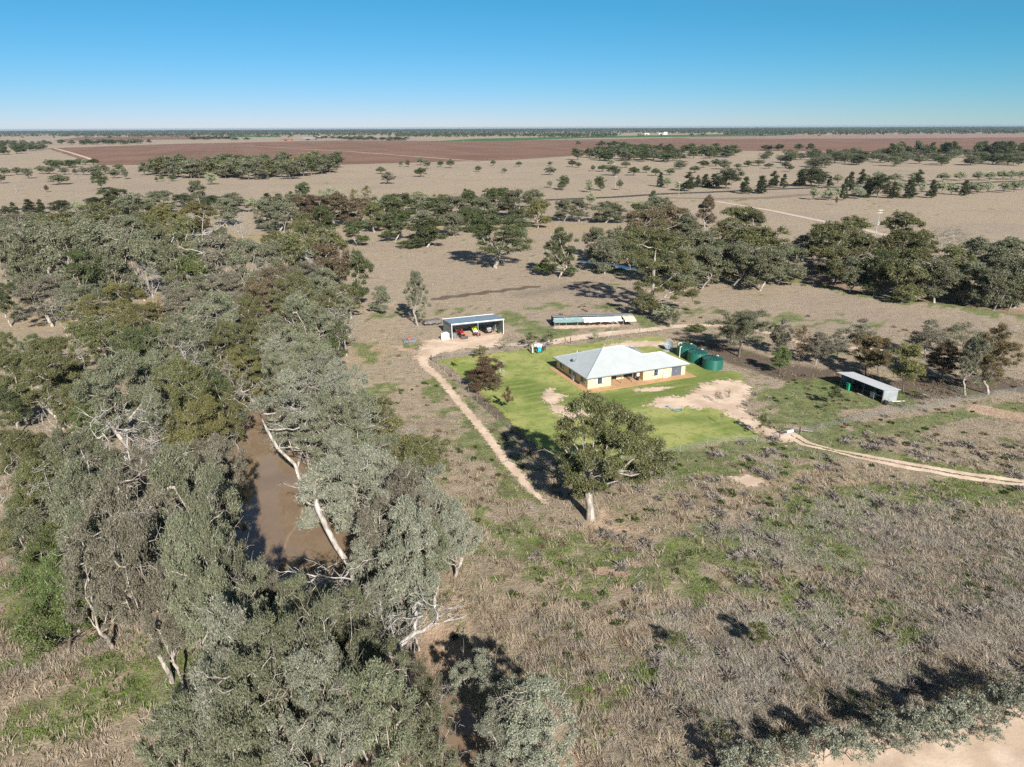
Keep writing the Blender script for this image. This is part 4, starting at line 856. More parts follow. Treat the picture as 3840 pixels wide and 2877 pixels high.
# ------------------------------------------------------------------ far trees
def z5(x,y): return 1920+x/1.152,440+y/1.152
def z6(x,y): return 3000+x/2.633,480+y/2.633
def z4(x,y): return x/2.304,500+y/2.304
for x,y,h in [(255,185,9),(745,0,0)]: pass
for x,y,h,w in [(762,320,12,44),(1005,330,10,42),(1075,330,11,44),(1128,305,11,38),(1172,305,9,28),(640,300,10,28),(1290,300,13,80),(1245,298,10,42),(1325,298,11,52),(925,310,13,75),(870,305,9,42),(835,303,9,36),(800,303,8,28)]:
    X,Y=z5(x,y);TB(GK('cypress',3) if w<50 else GK('box',3),X,Y,h*1.25,w*1.3,'blackish green','N')
for x,y,h,w in [(425,715,12,26),(490,620,12,34),(600,570,11,34),(290,580,7,24),(670,690,11,36),(760,690,13,75),(915,695,9,42),(1080,695,11,48),(1165,555,10,36),(1295,692,10,34),(1620,668,9,34)]:
    X,Y=z6(x,y);TB(GK('cypress',3) if w<50 else GK('box',3),X,Y,h*1.25,w*1.3,'blackish green','N')
for x,y,w in [(280,715,42),(130,710,34),(570,700,46),(370,550,34),(660,560,34),(770,510,38),(940,540,48),(1120,530,42),(1410,530,44),(1580,520,44),(1760,520,42),(1870,520,38),(2000,510,44),(2080,510,34),(2170,510,34),(1345,640,40),(1490,660,42),(1400,640,30),(1680,640,42),(1750,650,44),(1850,640,36),(2010,640,36),(2110,630,40),(2190,615,34),(990,640,40),(1200,650,24),(350,695,30)]:
    X,Y=z6(x,y);TB(GK('round',3),X,Y,8.5,w*1.15,'pale green','O')
for x,y,h,w,m in [(40,370,8,36,'dull green'),(150,360,7,40,'dull green'),(250,392,9,36,'dull green'),(360,350,8,36,'dull green'),(430,352,7,38,'dull green'),(450,300,9,40,'dark green'),(490,305,9,40,'dark green'),(600,300,9,48,'dark green'),(650,290,8,40,'dark green'),(690,272,8,30,'dull green'),(740,276,7,28,'pale green'),(810,276,8,36,'dark green'),(560,358,7,32,'dull green'),(650,360,6,20,'dull green'),(725,362,8,32,'dull green'),(800,360,8,34,'dull green'),(850,345,8,30,'dull green'),(915,355,9,30,'dull green'),(1030,330,8,34,'olive'),(990,390,8,40,'dull green'),(1090,398,9,22,'dull green'),(515,445,8,66,'dull green'),(405,510,5,16,'brown'),(880,488,13,50,'dark green'),(10,435,8,30,'dull green'),(1830,445,9,38,'pale green'),(1400,415,5,18,'bright green'),(1490,415,5,28,'dark green'),(1355,420,4,14,'bright green')]:
    X,Y=z4(x,y);TB(GK('round',3) if h<9 else GK('box',3),X,Y,h*1.2,w*1.15,m,'P')
for x,y in [(145,502)]:
    X,Y=z4(x,y);TB('dead0',X,Y,7,44,None,'P')
def z7(x,y): return 960+x/2.304,500+y/2.304
for x,y,h,w,m in [(1080,352,7,32,'dull green'),(1255,290,7,14,'dull green'),(1315,292,8,18,'brown'),(1425,275,9,24,'dull green'),(1475,310,10,22,'dull green'),(1595,292,7,20,'dark green'),(1680,302,10,26,'dull green'),(1425,376,8,38,'dark green'),(1920,335,6,22,'dull green'),(2050,282,7,18,'dull green'),(2145,345,5,18,'dull green'),(1140,438,9,50,'purple-grey')]:
    X,Y=z7(x,y);TB(GK('round',3),X,Y,h*1.2,w*1.25,m,'Q')
for x,y,h,w,m in [(30,213,6,22,'dull green'),(163,250,8,36,'dull green'),(165,210,5,18,'dull green'),(260,215,8,30,'dark green'),(288,218,6,22,'dull green'),(350,233,6,18,'dull green'),(390,235,7,32,'dark green'),(440,252,9,46,'dark green'),(425,210,7,26,'pale green'),(490,218,7,32,'dull green'),(525,252,8,38,'dark green'),(580,240,7,30,'dull green'),(620,253,7,32,'dark green'),(680,250,6,32,'dull green'),(725,225,9,46,'dull green'),(790,240,7,38,'dull green'),(825,218,8,36,'dark green'),(880,212,8,38,'dull green'),(930,212,6,26,'dull green'),(975,224,6,26,'dull green'),(1020,215,7,32,'dark green'),(1065,210,7,40,'dull green'),(1110,222,6,30,'dull green'),(1180,220,7,34,'dull green'),(1160,195,9,36,'dull green'),(380,318,10,34,'dark green'),(335,325,9,28,'pale green'),(465,315,8,22,'dull green'),(220,315,10,38,'dark green'),(165,305,6,24,'pale green'),(670,305,8,28,'pale green'),(720,318,7,28,'pale green'),(1400,380,5,10,'dull green'),(1200,235,7,26,'dull green'),(915,225,10,40,'dull green')]:
    X,Y=z5(x,y);TB(GK('round',3) if h<9 else GK('box',3),X,Y,h*1.15,w*1.2,m,'S')
def grove(kindpre,nk,poly,n,h,wm,mats,place,grp,seed):
    """individual trees of a distant grove, feet inside a ground polygon given in pixels"""
    rr=random.Random(seed);P=pxl(poly);x0,y0=P.min(0);x1,y1=P.max(0);c=0;k=0
    while c<n and k<9000:
        k+=1;x=rr.uniform(x0,x1);y=rr.uniform(y0,y1)
        if sdpoly(np.array([x]),np.array([y]),P)[0]<0:continue
        c+=1;hh=h*rr.uniform(.75,1.15);kk=f'{kindpre}{rr.randrange(nk)}';R=wm/2*rr.uniform(.8,1.25);m=rr.choice(mats)
        big='taller' if hh>h*.95 else 'lower'
        CLUSTERS[grp]=(place,grp);put(kk,(x,y,0),R/KIND[kk][1],hh/KIND[kk][0],m,grp,phrase=f'{big} {m} tree')
grove('far',3,[(520,660),(560,672),(700,672),(900,682),(1020,678),(1120,672),(1240,650),(1290,628),(1200,622),(1000,632),(800,636),(700,640),(560,650)],95,18,16,['dull green','dark green','dull green','olive'],'inside the long left grove','trees of the long left grove',1)
grove('far',3,[(2110,598),(2300,608),(2500,612),(2700,596),(2780,596),(2720,570),(2400,566),(2180,578)],85,16,20,['dull green','dark green','dark green'],'in the grove at the red field edge','trees of the central grove',2)
grove('box',3,[(2800,600),(3050,630),(3250,625),(3500,622),(3840,622),(3860,600),(3500,585),(3250,582),(3000,590)],80,12.5,19,['dull green','dull green','dark green'],'in the loose woodland of the right paddock','trees of the right woodland',3)
grove('far',3,[(3520,588),(3860,592),(3860,575),(3620,572),(3520,578)],26,21,19,['blackish green','dark green'],'in the dark grove, far right','trees of the dark right grove',4)
grove('far',3,[(3330,590),(3500,595),(3500,575),(3350,575)],14,21,18,['dark green','dull green'],'in the clump left of the dark grove','trees of the tall clump',9)
grove('far',3,[(-40,580),(60,585),(180,565),(160,548),(60,540),(-40,545)],42,17,24,['dark green','dull green'],'in woodland at the red field left end','trees of the left woodland',5)
grove('far',3,[(150,546),(400,543),(560,540),(560,535),(380,536),(160,540)],34,14,26,['dark green','dull green'],'in the thin tree line behind the red field','trees of the line behind the red field',6)
grove('far',3,[(2850,560),(2900,575),(2960,570),(3000,560)],4,13,22,['dark green','dull green'],'standing apart right of the central grove','trees beside the central grove',12)
grove('far',3,[(2100,548),(2200,549),(2360,552),(2360,546),(2110,543)],9,12,22,['dark green','dull green'],'beyond the red field, centre','trees beyond the red field',7)
grove('far',3,[(1180,523),(1500,530),(1560,528),(1540,522),(1200,518)],40,12,34,['dull green','dark green'],'in the plantation beyond the red field','trees of the plantation block',8)
grove('far',3,[(690,524),(900,528),(940,524),(800,518)],22,12,34,['dull green','dark green'],'in the small wood beyond the field','trees of the small wood',10)
grove('far',3,[(2950,562),(3060,566),(3100,560)],3,12,22,['dark green'],'on the red field edge, right of centre','trees on the field edge',11)
finish_labels()
# ---- far woodland bands towards the horizon: nobody could count these
def woodland():
    rng=np.random.default_rng(77);X=[];Y=[]
    def band(y0,y1,n,x0=-60,x1=3900,dens=None):
        px_=rng.uniform(x0,x1,n*3);py_=1438.5-0+0*px_
        # feet between two picture rows, clumped
        D0=52/math.tan(math.atan((y0-478)/FPX));D1=52/math.tan(math.atan((y1-478)/FPX))
        dd=np.exp(rng.uniform(math.log(min(D0,D1)),math.log(max(D0,D1)),n*3));xx=(px_-1920)/FPX*dd*.97
        k=fbm(xx/900,dd/700,3,3)>(dens or .5)*.85;xx=xx[k][:n];dd=dd[k][:n];X.append(xx);Y.append(dd)
    band(483.8,488,15000,dens=.12);band(487,493,11000,dens=.30);band(493,503,3000,dens=.5);band(489,496,4000,2450,3900,dens=.2);band(494,512,500,dens=.58);band(500,507,600,2700,3900,dens=.4);band(502,512,500,1500,2300,dens=.45)
    X=np.concatenate(X);Y=np.concatenate(Y);n=len(X);q=9
    k=np.repeat(np.arange(n),q);h=rng.uniform(11,19,n)
    P=np.stack([X[k]+rng.normal(0,6.0,n*q),Y[k]+rng.normal(0,5.,n*q),h[k]*rng.uniform(.12,1,n*q)],1)
    a=unit(n*q,rng);b=np.cross(a,unit(n*q,rng));b/=np.linalg.norm(b,axis=1)[:,None]
    s=7.0+4.*(P[:,1:2]>12000);V=np.stack([P-a*s,P+b*s*.8,P+a*s*.9],1).reshape(-1,3);V[:,2]=np.maximum(V[:,2],.1)
    me=mesh_np('far_woodland',V,np.arange(len(V)).reshape(-1,3),[LM['blackish green']],False,{'tone':('FACE',rng.random(n*q))})
    o=bpy.data.objects.new('far_woodland',me);link(o);o['kind']='stuff';o['label']='blue-grey woodland bands along the horizon'
woodland()
# ================================================================== buildings and things
def frame(P,Q):
    """foot point and heading of a front edge from P to Q"""
    return math.atan2(Q[1]-P[1],Q[0]-P[0])
M_WALL=ribbed('cream_wall_panel',(.64,.52,.31),0,.35,.8,0,.004,.04)
M_ROOF=ribbed('pale_zinc_roof',(.49,.53,.535),0,.25,.42,.15,.02,.05)
M_ROOFY=ribbed('pale_zinc_roof_side',(.49,.53,.535),1,.25,.42,.15,.02,.05)
M_TRIM=plain('grey_trim',(.19,.205,.215),.5)
M_WHITE=plain('white_paint',(.80,.80,.78),.5,dirt=.06)
M_GLASS=plain('dark_window_glass',(.022,.026,.03),.08,0,.6,0)
M_BLIND=plain('pale_blind',(.62,.63,.62),.8,dirt=.04)
M_PAVE=plain('terracotta_concrete',(.50,.305,.165),.85,dirt=.08,scale=.7)
M_DOOR=ribbed('slate_roller_door',(.10,.115,.145),2,.12,.5,.1,.01,.03)
M_POST=plain('slate_post',(.22,.24,.27),.5)
M_DARK=plain('black_void',(.02,.02,.02),.9)
HA=at(2203,1460);HB=at(2567,1405);hrz=frame(HA,HB)
hs_=thing('farmhouse','cream walled farmhouse with pale grey hip roof standing on the lawn','house',tuple(HA),hrz)
EH=2.55;FL=24.4;DP=15.0;OV=.6;PT=.43
MB().b2((-1.5,-2.2,-.3),(25.9,DP+1.2,.09)).obj('paved_apron',M_PAVE,hs_,bevel=.02)
def wall(a,b,mat=M_WALL,nm='wall'): return MB().b2(a,b).obj(nm,mat,hs_)
z0,z1=.09,EH
M_WALLY=ribbed('cream_wall_panel_side',(.64,.52,.31),1,.35,.8,0,.004,.04)
def win(u0,u1,a,b,face='front',blind='R'):
    """sliding window: frame with panes; face front (v=u0..) or left"""
    M=M_TRIM
    if face=='front':
        f=MB()
        for bx in (((u0,-.06,a),(u1,.02,a+.07)),((u0,-.06,b-.07),(u1,.02,b)),((u0,-.06,a),(u0+.07,.02,b)),((u1-.07,-.06,a),(u1,.02,b)),((u0,-.05,a+.62),(u1,.01,a+.67)),(((u0+u1)/2-.03,-.05,a),((u0+u1)/2+.03,.01,b))): f.b2(*bx)
        w_=f.obj('window',M,hs_); n=4;du=(u1-u0)/n
        for i in range(n): MB().b2((u0+i*du+.02,.0,a+.03),(u0+(i+1)*du-.02,.03,b-.03)).obj('pane',M_BLIND if (i in (0,3)) else M_GLASS,w_)
        MB().b2((u0-.05,-.10,a-.05),(u1+.05,.0,a-.005)).obj('sill',M_TRIM,w_)
    else:
        f=MB()
        for bx in (((-.06,u0,a),(.02,u1,a+.07)),((-.06,u0,b-.07),(.02,u1,b)),((-.06,u0,a),(.02,u0+.07,b)),((-.06,u1-.07,a),(.02,u1,b)),((-.05,u0,a+.62),(.01,u1,a+.67)),((-.05,(u0+u1)/2-.03,a),(.01,(u0+u1)/2+.03,b))): f.b2(*bx)
        w_=f.obj('window',M,hs_)
        for i in range(2): MB().b2((0,u0+i*(u1-u0)/2+.02,a+.03),(.03,u0+(i+1)*(u1-u0)/2-.02,b-.03)).obj('pane',M_GLASS if i else M_BLIND,w_)
T_=.15
def frontwall(segs,u0,u1,vv=0.):
    """front wall with openings cut: segs = list of (a,b,zlo,zhi) openings"""
    cur=u0
    for a,b,lo,hi in segs:
        if a>cur: wall((cur,vv,z0),(a,vv+T_,z1))
        if lo>z0: wall((a,vv,z0),(b,vv+T_,lo))
        if hi<z1: wall((a,vv,hi),(b,vv+T_,z1))
        cur=b
    if cur<u1: wall((cur,vv,z0),(u1,vv+T_,z1))
frontwall([(1.9,3.9,.85,2.2)],0,5.6); win(1.9,3.9,.85,2.2)
frontwall([(15.9,17.7,.85,2.25),(20.8,23.4,.09,2.3)],13.6,FL); win(15.9,17.7,.85,2.25)
MB().b2((20.8,.06,.1),(23.4,.12,2.3)).obj('garage_door',M_DOOR,hs_)
MB().b2((22.0,.02,1.1),(22.2,.055,1.15)).obj('door_handle',M_WHITE,hs_)
# recessed veranda
wall((5.6-T_,T_,z0),(5.6,2.9,z1),M_WALLY);wall((13.6,T_,z0),(13.6+T_,2.9,z1),M_WALLY);wall((5.6,2.9,z0),(13.6,2.9+T_,z1))
sd_=MB();sd_.b2((6.2,2.84,.15),(8.6,2.895,2.2));s1=sd_.obj('sliding_door',M_TRIM,hs_);MB().b2((6.3,2.82,.2),(7.35,2.838,2.12)).obj('pane',M_GLASS,s1);MB().b2((7.45,2.82,.2),(8.5,2.838,2.12)).obj('pane',M_GLASS,s1)
sd_=MB();sd_.b2((10.4,2.84,.15),(13.0,2.895,2.2));s1=sd_.obj('sliding_door',M_TRIM,hs_);MB().b2((10.5,2.82,.2),(11.65,2.838,2.12)).obj('pane',M_GLASS,s1);MB().b2((11.75,2.82,.2),(12.9,2.838,2.12)).obj('pane',M_GLASS,s1)
for u in (8.25,10.95): MB().b2((u-.07,.02,z0),(u+.07,.16,z1)).obj('veranda_post',M_POST,hs_)
MB().b2((5.6,.0,z1-.16),(13.6,.12,z1)).obj('veranda_beam',M_TRIM,hs_)
# left wall
cur=T_
for a,b in ((1.0,3.1),(6.7,8.7),(11.4,13.2)):
    wall((0,cur,z0),(T_,a,z1),M_WALLY);wall((0,a,z0),(T_,b,.85),M_WALLY);wall((0,a,2.2),(T_,b,z1),M_WALLY);win(a,b,.85,2.2,'left');cur=b
wall((0,cur,z0),(T_,DP,z1),M_WALLY)
wall((T_,DP-T_,z0),(19.8,DP,z1));wall((19.8-T_,8.2,z0),(19.8,DP-T_,z1),M_WALLY);wall((19.8,8.2-T_,z0),(FL,8.2,z1));wall((FL-T_,T_,z0),(FL,8.2-T_,z1),M_WALLY)
wall((3.5,T_+.02,z0),(3.65,2.9,z1),M_WALLY)
# roof planes
hw=(DP+2*OV)/2; rh=hw*PT; vy0=-OV; vm=vy0+hw; vy1=DP+OV
uL=-OV; uR=19.8+OV; uW=FL+OV; wd_=8.2+2*OV; wh=wd_/2; wrh=wh*PT; wr=vy0+wh
E0=EH+.04
def rp(poly,mat,nm='roof'): return MB().prism([(x,y,z+E0) for x,y,z in poly],.07).obj(nm,mat,hs_)
Pk=(uL+hw,vm,rh);Qk=(uR-hw,vm,rh)
J1=(uR-wh,wr,wrh)                # main right hip meets wing ridge
rp([(uL,vy0,0),(uW,vy0,0),(uW-wh,wr,wrh),J1,Qk,Pk],M_ROOF)
rp([(uL,vy1,0),(uL,vy0,0),Pk],M_ROOFY)
rp([(uR,vy1,0),(uL,vy1,0),Pk,Qk],M_ROOF)
wb=vy0+wd_
rp([(uR,vy1,0),Qk,J1,(uR,wb,0)],M_ROOFY)
rp([J1,(uW-wh,wr,wrh),(uW,wb,0),(uR,wb,0)],M_ROOF)
rp([(uW,vy0,0),(uW,wb,0),(uW-wh,wr,wrh)],M_ROOFY)
M_CAP=plain('ridge_cap_metal',(.42,.46,.48),.4,.2,dirt=.05)
M_CAPLIT=plain('sunlit_ridge_cap',(.72,.75,.76),.4,.1,dirt=.03)  # paler copy of the cap metal: sunlight on these ridges painted into the colour
def cap(a,b,m=M_CAP): MB().tube([(a[0],a[1],a[2]+E0+.0),(b[0],b[1],b[2]+E0+.0)],.11,6).obj('ridge_cap',m,hs_)
cap((uL,vy0,0),Pk);cap(Pk,Qk,M_CAPLIT);cap(Qk,J1,M_CAPLIT);cap(J1,(uW-wh,wr,wrh),M_CAPLIT);cap((uW-wh,wr,wrh),(uW,vy0,0),M_CAPLIT);cap((uL,vy1,0),Pk);cap(Qk,(uR,vy1,0),M_CAPLIT);cap((uW-wh,wr,wrh),(uW,wb,0),M_CAPLIT)
MB().b2((uL,vy0+.0,EH-.14),(uW,vy0+.04,EH+.03)).obj('fascia',M_TRIM,hs_);MB().b2((uL-.02,vy0+.05,EH-.14),(uL+.03,vy1,EH+.03)).obj('fascia',M_TRIM,hs_)
MB().b2((uW-.04,vy0+.05,EH-.14),(uW,wb,EH+.03)).obj('fascia',M_TRIM,hs_)
MB().b2((uL-.03,vy0-.12,EH-.10),(uW+.02,vy0-.005,EH+.02)).obj('gutter',M_TRIM,hs_);MB().b2((uL-.14,vy0-.12,EH-.10),(uL-.025,vy1,EH+.02)).obj('gutter',M_TRIM,hs_)
M_SOFF=plain('soffit_lining',(.42,.42,.40),.9,dirt=.04)
MB().b2((uL+.05,vy0+.06,EH-.1),(uW-.05,-.004,EH-.07)).obj('soffit',M_SOFF,hs_);MB().b2((uL+.05,0,EH-.1),(-.004,vy1-.05,EH-.07)).obj('soffit',M_SOFF,hs_)
MB().b2((5.6,.13,EH-.06),(13.6,2.9,EH-.03)).obj('veranda_ceiling',M_SOFF,hs_)
MB().tube([(18.25,-.06,z0),(18.25,-.06,EH-.1)],.05,8).obj('downpipe',M_WHITE,hs_);MB().tube([(.12,-.06,z0),(.12,-.06,EH-.1)],.045,8).obj('downpipe',M_WALL,hs_);MB().tube([(13.9,-.06,z0),(13.9,-.06,EH-.1)],.045,8).obj('downpipe',M_WALL,hs_);MB().tube([(-.07,5.2,z0),(-.07,5.2,EH-.1)],.05,8).obj('downpipe',M_WHITE,hs_)
MB().tube([(4.2,13.2,E0+1.0),(4.2,13.2,E0+1.75)],.06,8).obj('vent_pipe',M_WHITE,hs_)
MB().prism([(17.3,11.6,E0+1.42),(18.6,11.6,E0+.86),(18.6,12.6,E0+.86),(17.3,12.6,E0+1.42)],.03).obj('roof_panel',plain('deep_blue_panel',(.02,.03,.10),.2),hs_)
def hp(u,v,z=0.):
    c,s=math.cos(hrz),math.sin(hrz);return (HA[0]+u*c-v*s,HA[1]+u*s+v*c,z)
def aircon(u,v,label,rz,sc_=1.,z=.09):
    e=thing('air_conditioner',label,'air conditioner',hp(u,v,z),hrz+rz)
    w_,h_,d_=.95*sc_,1.25*sc_,.36
    MB().box((0,0,h_/2+.06),(w_,d_,h_)).obj('casing',M_WHITE,e,bevel=.02)
    for x in(-.3*sc_,.3*sc_):MB().box((x,0,.03),(.1,d_*.9,.06)).obj('foot',M_TRIM,e)
    for zz in ((.36,.92) if sc_>.8 else (.5,)):
        g=MB().lathe([(.24*sc_,-.012),(.24*sc_,.0),(.20*sc_,.004),(.20*sc_,-.01)],(.0,-d_/2-.012,zz*sc_+.06),20,'Y').obj('fan_grille',plain('grey_grille',(.30,.31,.32),.5),e)
        MB().box((0,-d_/2-.02,zz*sc_+.06),(.36*sc_,.008,.03)).obj('fan_blade',M_TRIM,g)
    return e
aircon(19.0,-.32,'tall white air conditioner on the paving by the grey garage door',0)
aircon(-.34,6.0,'white air conditioner against the shaded left side wall',-math.pi/2)
aircon(12.6,.6,'small white unit on a dark stand under the veranda',.25,.62,1.0)
MB().box((0,0,.45),(.5,.4,.9)).obj('cabinet',M_DARK,None,bevel=.02)
st_=bpy.data.objects[-1] if False else [o for o in COL.objects if o.name.startswith('cabinet')][-1]
st_.location=hp(12.6,.62,.09);st_.rotation_euler=(0,0,hrz+.25);props(st_,'low black cabinet standing under the white veranda unit','cabinet')
def dish(name,label,loc,rz,D,stem,tilt=35,col='grey_dish'):
    e=thing('satellite_dish',label,'satellite dish',loc,rz)
    prof=[(D/2*math.sin(a),-.16*D*(1-math.cos(a)*1.)*2) for a in np.linspace(0.02,math.pi/2,8)]
    m=MB()
    V=[];k=24;rings=7
    for i in range(rings+1):
        r=D/2*i/rings
        for j in range(k):
            a=2*math.pi*j/k;V.append(Vector((r*math.cos(a),-.22*D*(1-(i/rings)**2),r*math.sin(a)*1.08)))
    F=[]
    for i in range(rings):
        for j in range(k):F.append((i*k+j,i*k+(j+1)%k,(i+1)*k+(j+1)%k,(i+1)*k+j))
    n=len(V);V2=V+[v+Vector((0,-.03,0)) for v in V];F2=F+[tuple(x+n for x in reversed(f)) for f in F]+[(rings*k+j,rings*k+(j+1)%k,n+rings*k+(j+1)%k,n+rings*k+j) for j in range(k)]
    Rm=Matrix.Rotation(R_(tilt),3,'X');V2=[Rm@v+Vector((0,0,stem)) for v in V2]
    m.raw(V2,F2);m.obj('reflector',plain(col,(.20,.25,.28),.6),e,smooth=True)
    MB().tube([(0,-.12,0),(0,-.12,stem)],.04,8).obj('mast',M_TRIM,e)
    a=Rm@Vector((0,D*.42,-.05))+Vector((0,0,stem));MB().tube([(Rm@Vector((0,-.1,-D*.5))+Vector((0,0,stem))),a],.015,6).obj('feed_arm',M_TRIM,e);MB().box(a,(.1,.1,.1)).obj('receiver',M_WHITE,e)
    return e
dz=lambda u: E0+PT*(u-uL)
dish('d','round grey dish fixed to the left roof slope',hp(1.2,8.6,dz(1.2)),hrz+.3,1.15,.62,20)
gp=at(2506,1315);dish('d','large grey dish on a ground mast between roof and tanks',(gp[0],gp[1],0),hrz+2.4,2.1,1.5,25)
o=MB().box((0,0,.04),(2.6,1.6,.08)).obj('concrete_pad',plain('pad_concrete',(.42,.41,.38),.9));o.location=(gp[0],gp[1],.07);o.rotation_euler[2]=hrz;props(o,'small concrete pad under the ground mounted dish','slab')
p_=at(2519,1318);o=MB().tube([(0,0,0),(0,0,1.0)],.05,8).lathe([(.05,0),(.16,.02),(.16,.2),(.05,.26)],(0,0,1.),12).obj('tap_post',M_WHITE);o.location=(p_[0],p_[1],0);props(o,'short white capped post right of the ground dish','post')
for u,v,l,c in ((7.0,2.2,'green pot plant on the veranda near the left door','pot'),(11.4,1.7,'second pot plant on the veranda, beside the right post','pot')):
    e=thing('potted_plant',l,'pot plant',hp(u,v,.09));MB().lathe([(.14,0),(.2,.34),(.17,.34)],(0,0,0),12).obj('pot',plain('clay_pot',(.32,.14,.08),.8),e)
    rng=np.random.default_rng(int(u*10));V,F,tn=leaves([[0,0,.55]],[.3],160,rng,.16,.06);c_=bpy.data.objects.new('foliage',mesh_np('foliage',V,F,[LM['bright green']],False,{'tone':('FACE',tn)}));link(c_,e)
e=thing('outdoor_chair','brown wooden chair under the veranda by the right wall','chair',hp(12.9,2.1,.09),hrz-.8)
m_=plain('brown_timber',(.22,.12,.06),.7);MB().box((0,0,.43),(.5,.5,.05)).obj('seat',m_,e);MB().box((0,.24,.72),(.5,.04,.5)).obj('backrest',m_,e)
for a in(-1,1):
    for b_ in(-1,1):MB().box((.21*a,.21*b_,.2),(.05,.05,.41)).obj('leg',m_,e)
# ---- water tanks
M_TANK=plain('dark_green_poly',(.014,.115,.085),.38,0,.5,.06)
M_TANKR=plain('dark_green_lid',(.02,.095,.085),.42,0,.5,.05)
M_TANKD=plain('tank_rib_green',(.012,.06,.055),.45,0,.5,.03)
def tank(x,y,label,i):
    Pf=at(x,y);R0=2.3;e=thing('water_tank',label,'water tank',(Pf[0],Pf[1]+R0,0),.3*i)
    prof=[(R0,0)];z=.0
    for k in range(9): prof+=[(R0,z+.02),(R0+.028,z+.06),(R0+.028,z+.15),(R0,z+.19)];z+=.245
    prof+=[(R0,2.22),(R0+.04,2.24),(R0+.04,2.32),(R0-.05,2.34)]
    MB().lathe(prof,k=48).obj('body',M_TANK,e,smooth=True)
    MB().lathe([(R0-.02,2.33),(R0*.6,2.55),(R0*.2,2.74),(.05,2.78)],k=48).obj('lid',M_TANKR,e,smooth=True)
    for k in range(16):
        a=2*math.pi*k/16;c,s=math.cos(a),math.sin(a);L=(R0-.08);
        MB().hexa([(.3*c-s*.06,.3*s+c*.06,2.70),(.3*c+s*.06,.3*s-c*.06,2.70),(L*c+s*.09,L*s-c*.09,2.30),(L*c-s*.09,L*s+c*.09,2.30)],[(.3*c-s*.04,.3*s+c*.04,2.83),(.3*c+s*.04,.3*s-c*.04,2.83),(L*c+s*.07,L*s-c*.07,2.45),(L*c-s*.07,L*s+c*.07,2.45)]).obj('lid_rib',M_TANKD,e)
    MB().lathe([(.18,0),(.18,.16),(.1,.2)],(0,0,2.76),16).obj('lid_cap',M_TANKR,e)
    MB().lathe([(.28,0),(.28,.12),(.22,.16)],(R0*.72*math.cos(.7-.3*i),R0*.72*math.sin(.7-.3*i),2.44),16).obj('access_hatch',M_WHITE,e)
    return e
tank(2582,1343,'rearmost green water tank, with white pipes at its left side',0)
tank(2623,1365,'middle green water tank, between the other two',1)
tank(2681,1391,'nearest green water tank, right end of the three',2)
for px0,y0_,hh,l,jog in ((2545,1340,2.9,'taller white downpipe bent over the rearmost tank',.5),(2546,1341,2.6,'plain white riser pipe in front of the tall bent pipe',0)):
    P=at(px0-(3 if jog else -2),y0_-(9 if jog else 0));pts=[(0,0,0),(0,0,hh)]+([(.18,.0,hh+.12),(.7,.1,hh+.12),(.75,.1,hh-.2)] if jog else [(.12,0,hh+.08),(.4,.05,hh+.08)])
    o=MB().tube(pts,.075,8).obj('pipe',M_WHITE);o.location=(P[0],P[1],0);props(o,l,'pipe')
# ---- farm shed
SA=at(1695,1275);SB=at(1888,1254);srz=frame(SA,SB)
sh=thing('farm_shed','open fronted machinery shed with blue-grey roof and steel walls','shed',tuple(SA),srz)
M_SW=ribbed('zinc_wall_sheet_x',(.30,.36,.38),0,.2,.5,.3,.02,.08);M_SWY=ribbed('zinc_wall_sheet_y',(.33,.39,.41),1,.2,.5,.3,.02,.08)
M_SR=ribbed('blue_grey_roof_sheet',(.26,.34,.42),1,.25,.42,.2,.02,.04)
M_SRX=ribbed('blue_grey_roof_sheet_x',(.27,.35,.43),0,.25,.42,.2,.02,.04)
SW_,SD,hf,hb=14.3,8.2,4.25,3.55
n=6
for i in range(n):
    y0_,y1_=SD*i/n+.004,SD*(i+1)/n-.004;za,zb=hf-(hf-hb)*i/n,hf-(hf-hb)*(i+1)/n
    for x in (0,SW_-.06):
        MB().hexa([(x,y0_,0),(x+.06,y0_,0),(x+.06,y1_,0),(x,y1_,0)],[(x,y0_,za-.12),(x+.06,y0_,za-.12),(x+.06,y1_,zb-.12),(x,y1_,zb-.12)]).obj('wall_sheet',M_SWY,sh)
for i in range(9): MB().b2((.07+(SW_-.14)*i/9+.004,SD-.06,0),(.07+(SW_-.14)*(i+1)/9-.004,SD,hb-.12)).obj('wall_sheet',M_SW,sh)
n=14
for i in range(n):
    a,b_=-.12+(SW_+.24)*i/n+.006,-.12+(SW_+.24)*(i+1)/n-.002+(.012 if False else 0)
    MB().prism([(a,-.15,hf+.04),(b_,-.15,hf+.04),(b_,SD+.12,hb+.02),(a,SD+.12,hb+.02)],.05).obj('roof_sheet',M_SRX,sh)
MB().b2((-.16,-.30,hf-.16),(SW_+.16,-.16,hf+.05)).obj('gutter',M_WHITE,sh);MB().b2((-.16,SD+.13,hb-.06),(SW_+.16,SD+.25,hb+.1)).obj('ridge_flashing',M_WHITE,sh)
for x in (.0,SW_/2,SW_): MB().b2((x-.1 if x else -.02,-.14,0),((x+.1) if x<SW_ else SW_+.02,.0-.005,hf-.17)).obj('post',M_WHITE if x!=SW_/2 else M_POST,sh)
MB().b2((.1,.01,hf-.45),(SW_-.1,.09,hf-.2)).obj('lintel',M_POST,sh)
MB().b2((0.1,.3,-.1),(SW_-.1,SD-.1,.10)).obj('dirt_floor',plain('packed_dirt',(.50,.36,.26),.95),sh)
def sp(u,v,z=0.):
    c,s=math.cos(srz),math.sin(srz);return (SA[0]+u*c-v*s,SA[1]+u*s+v*c,z)
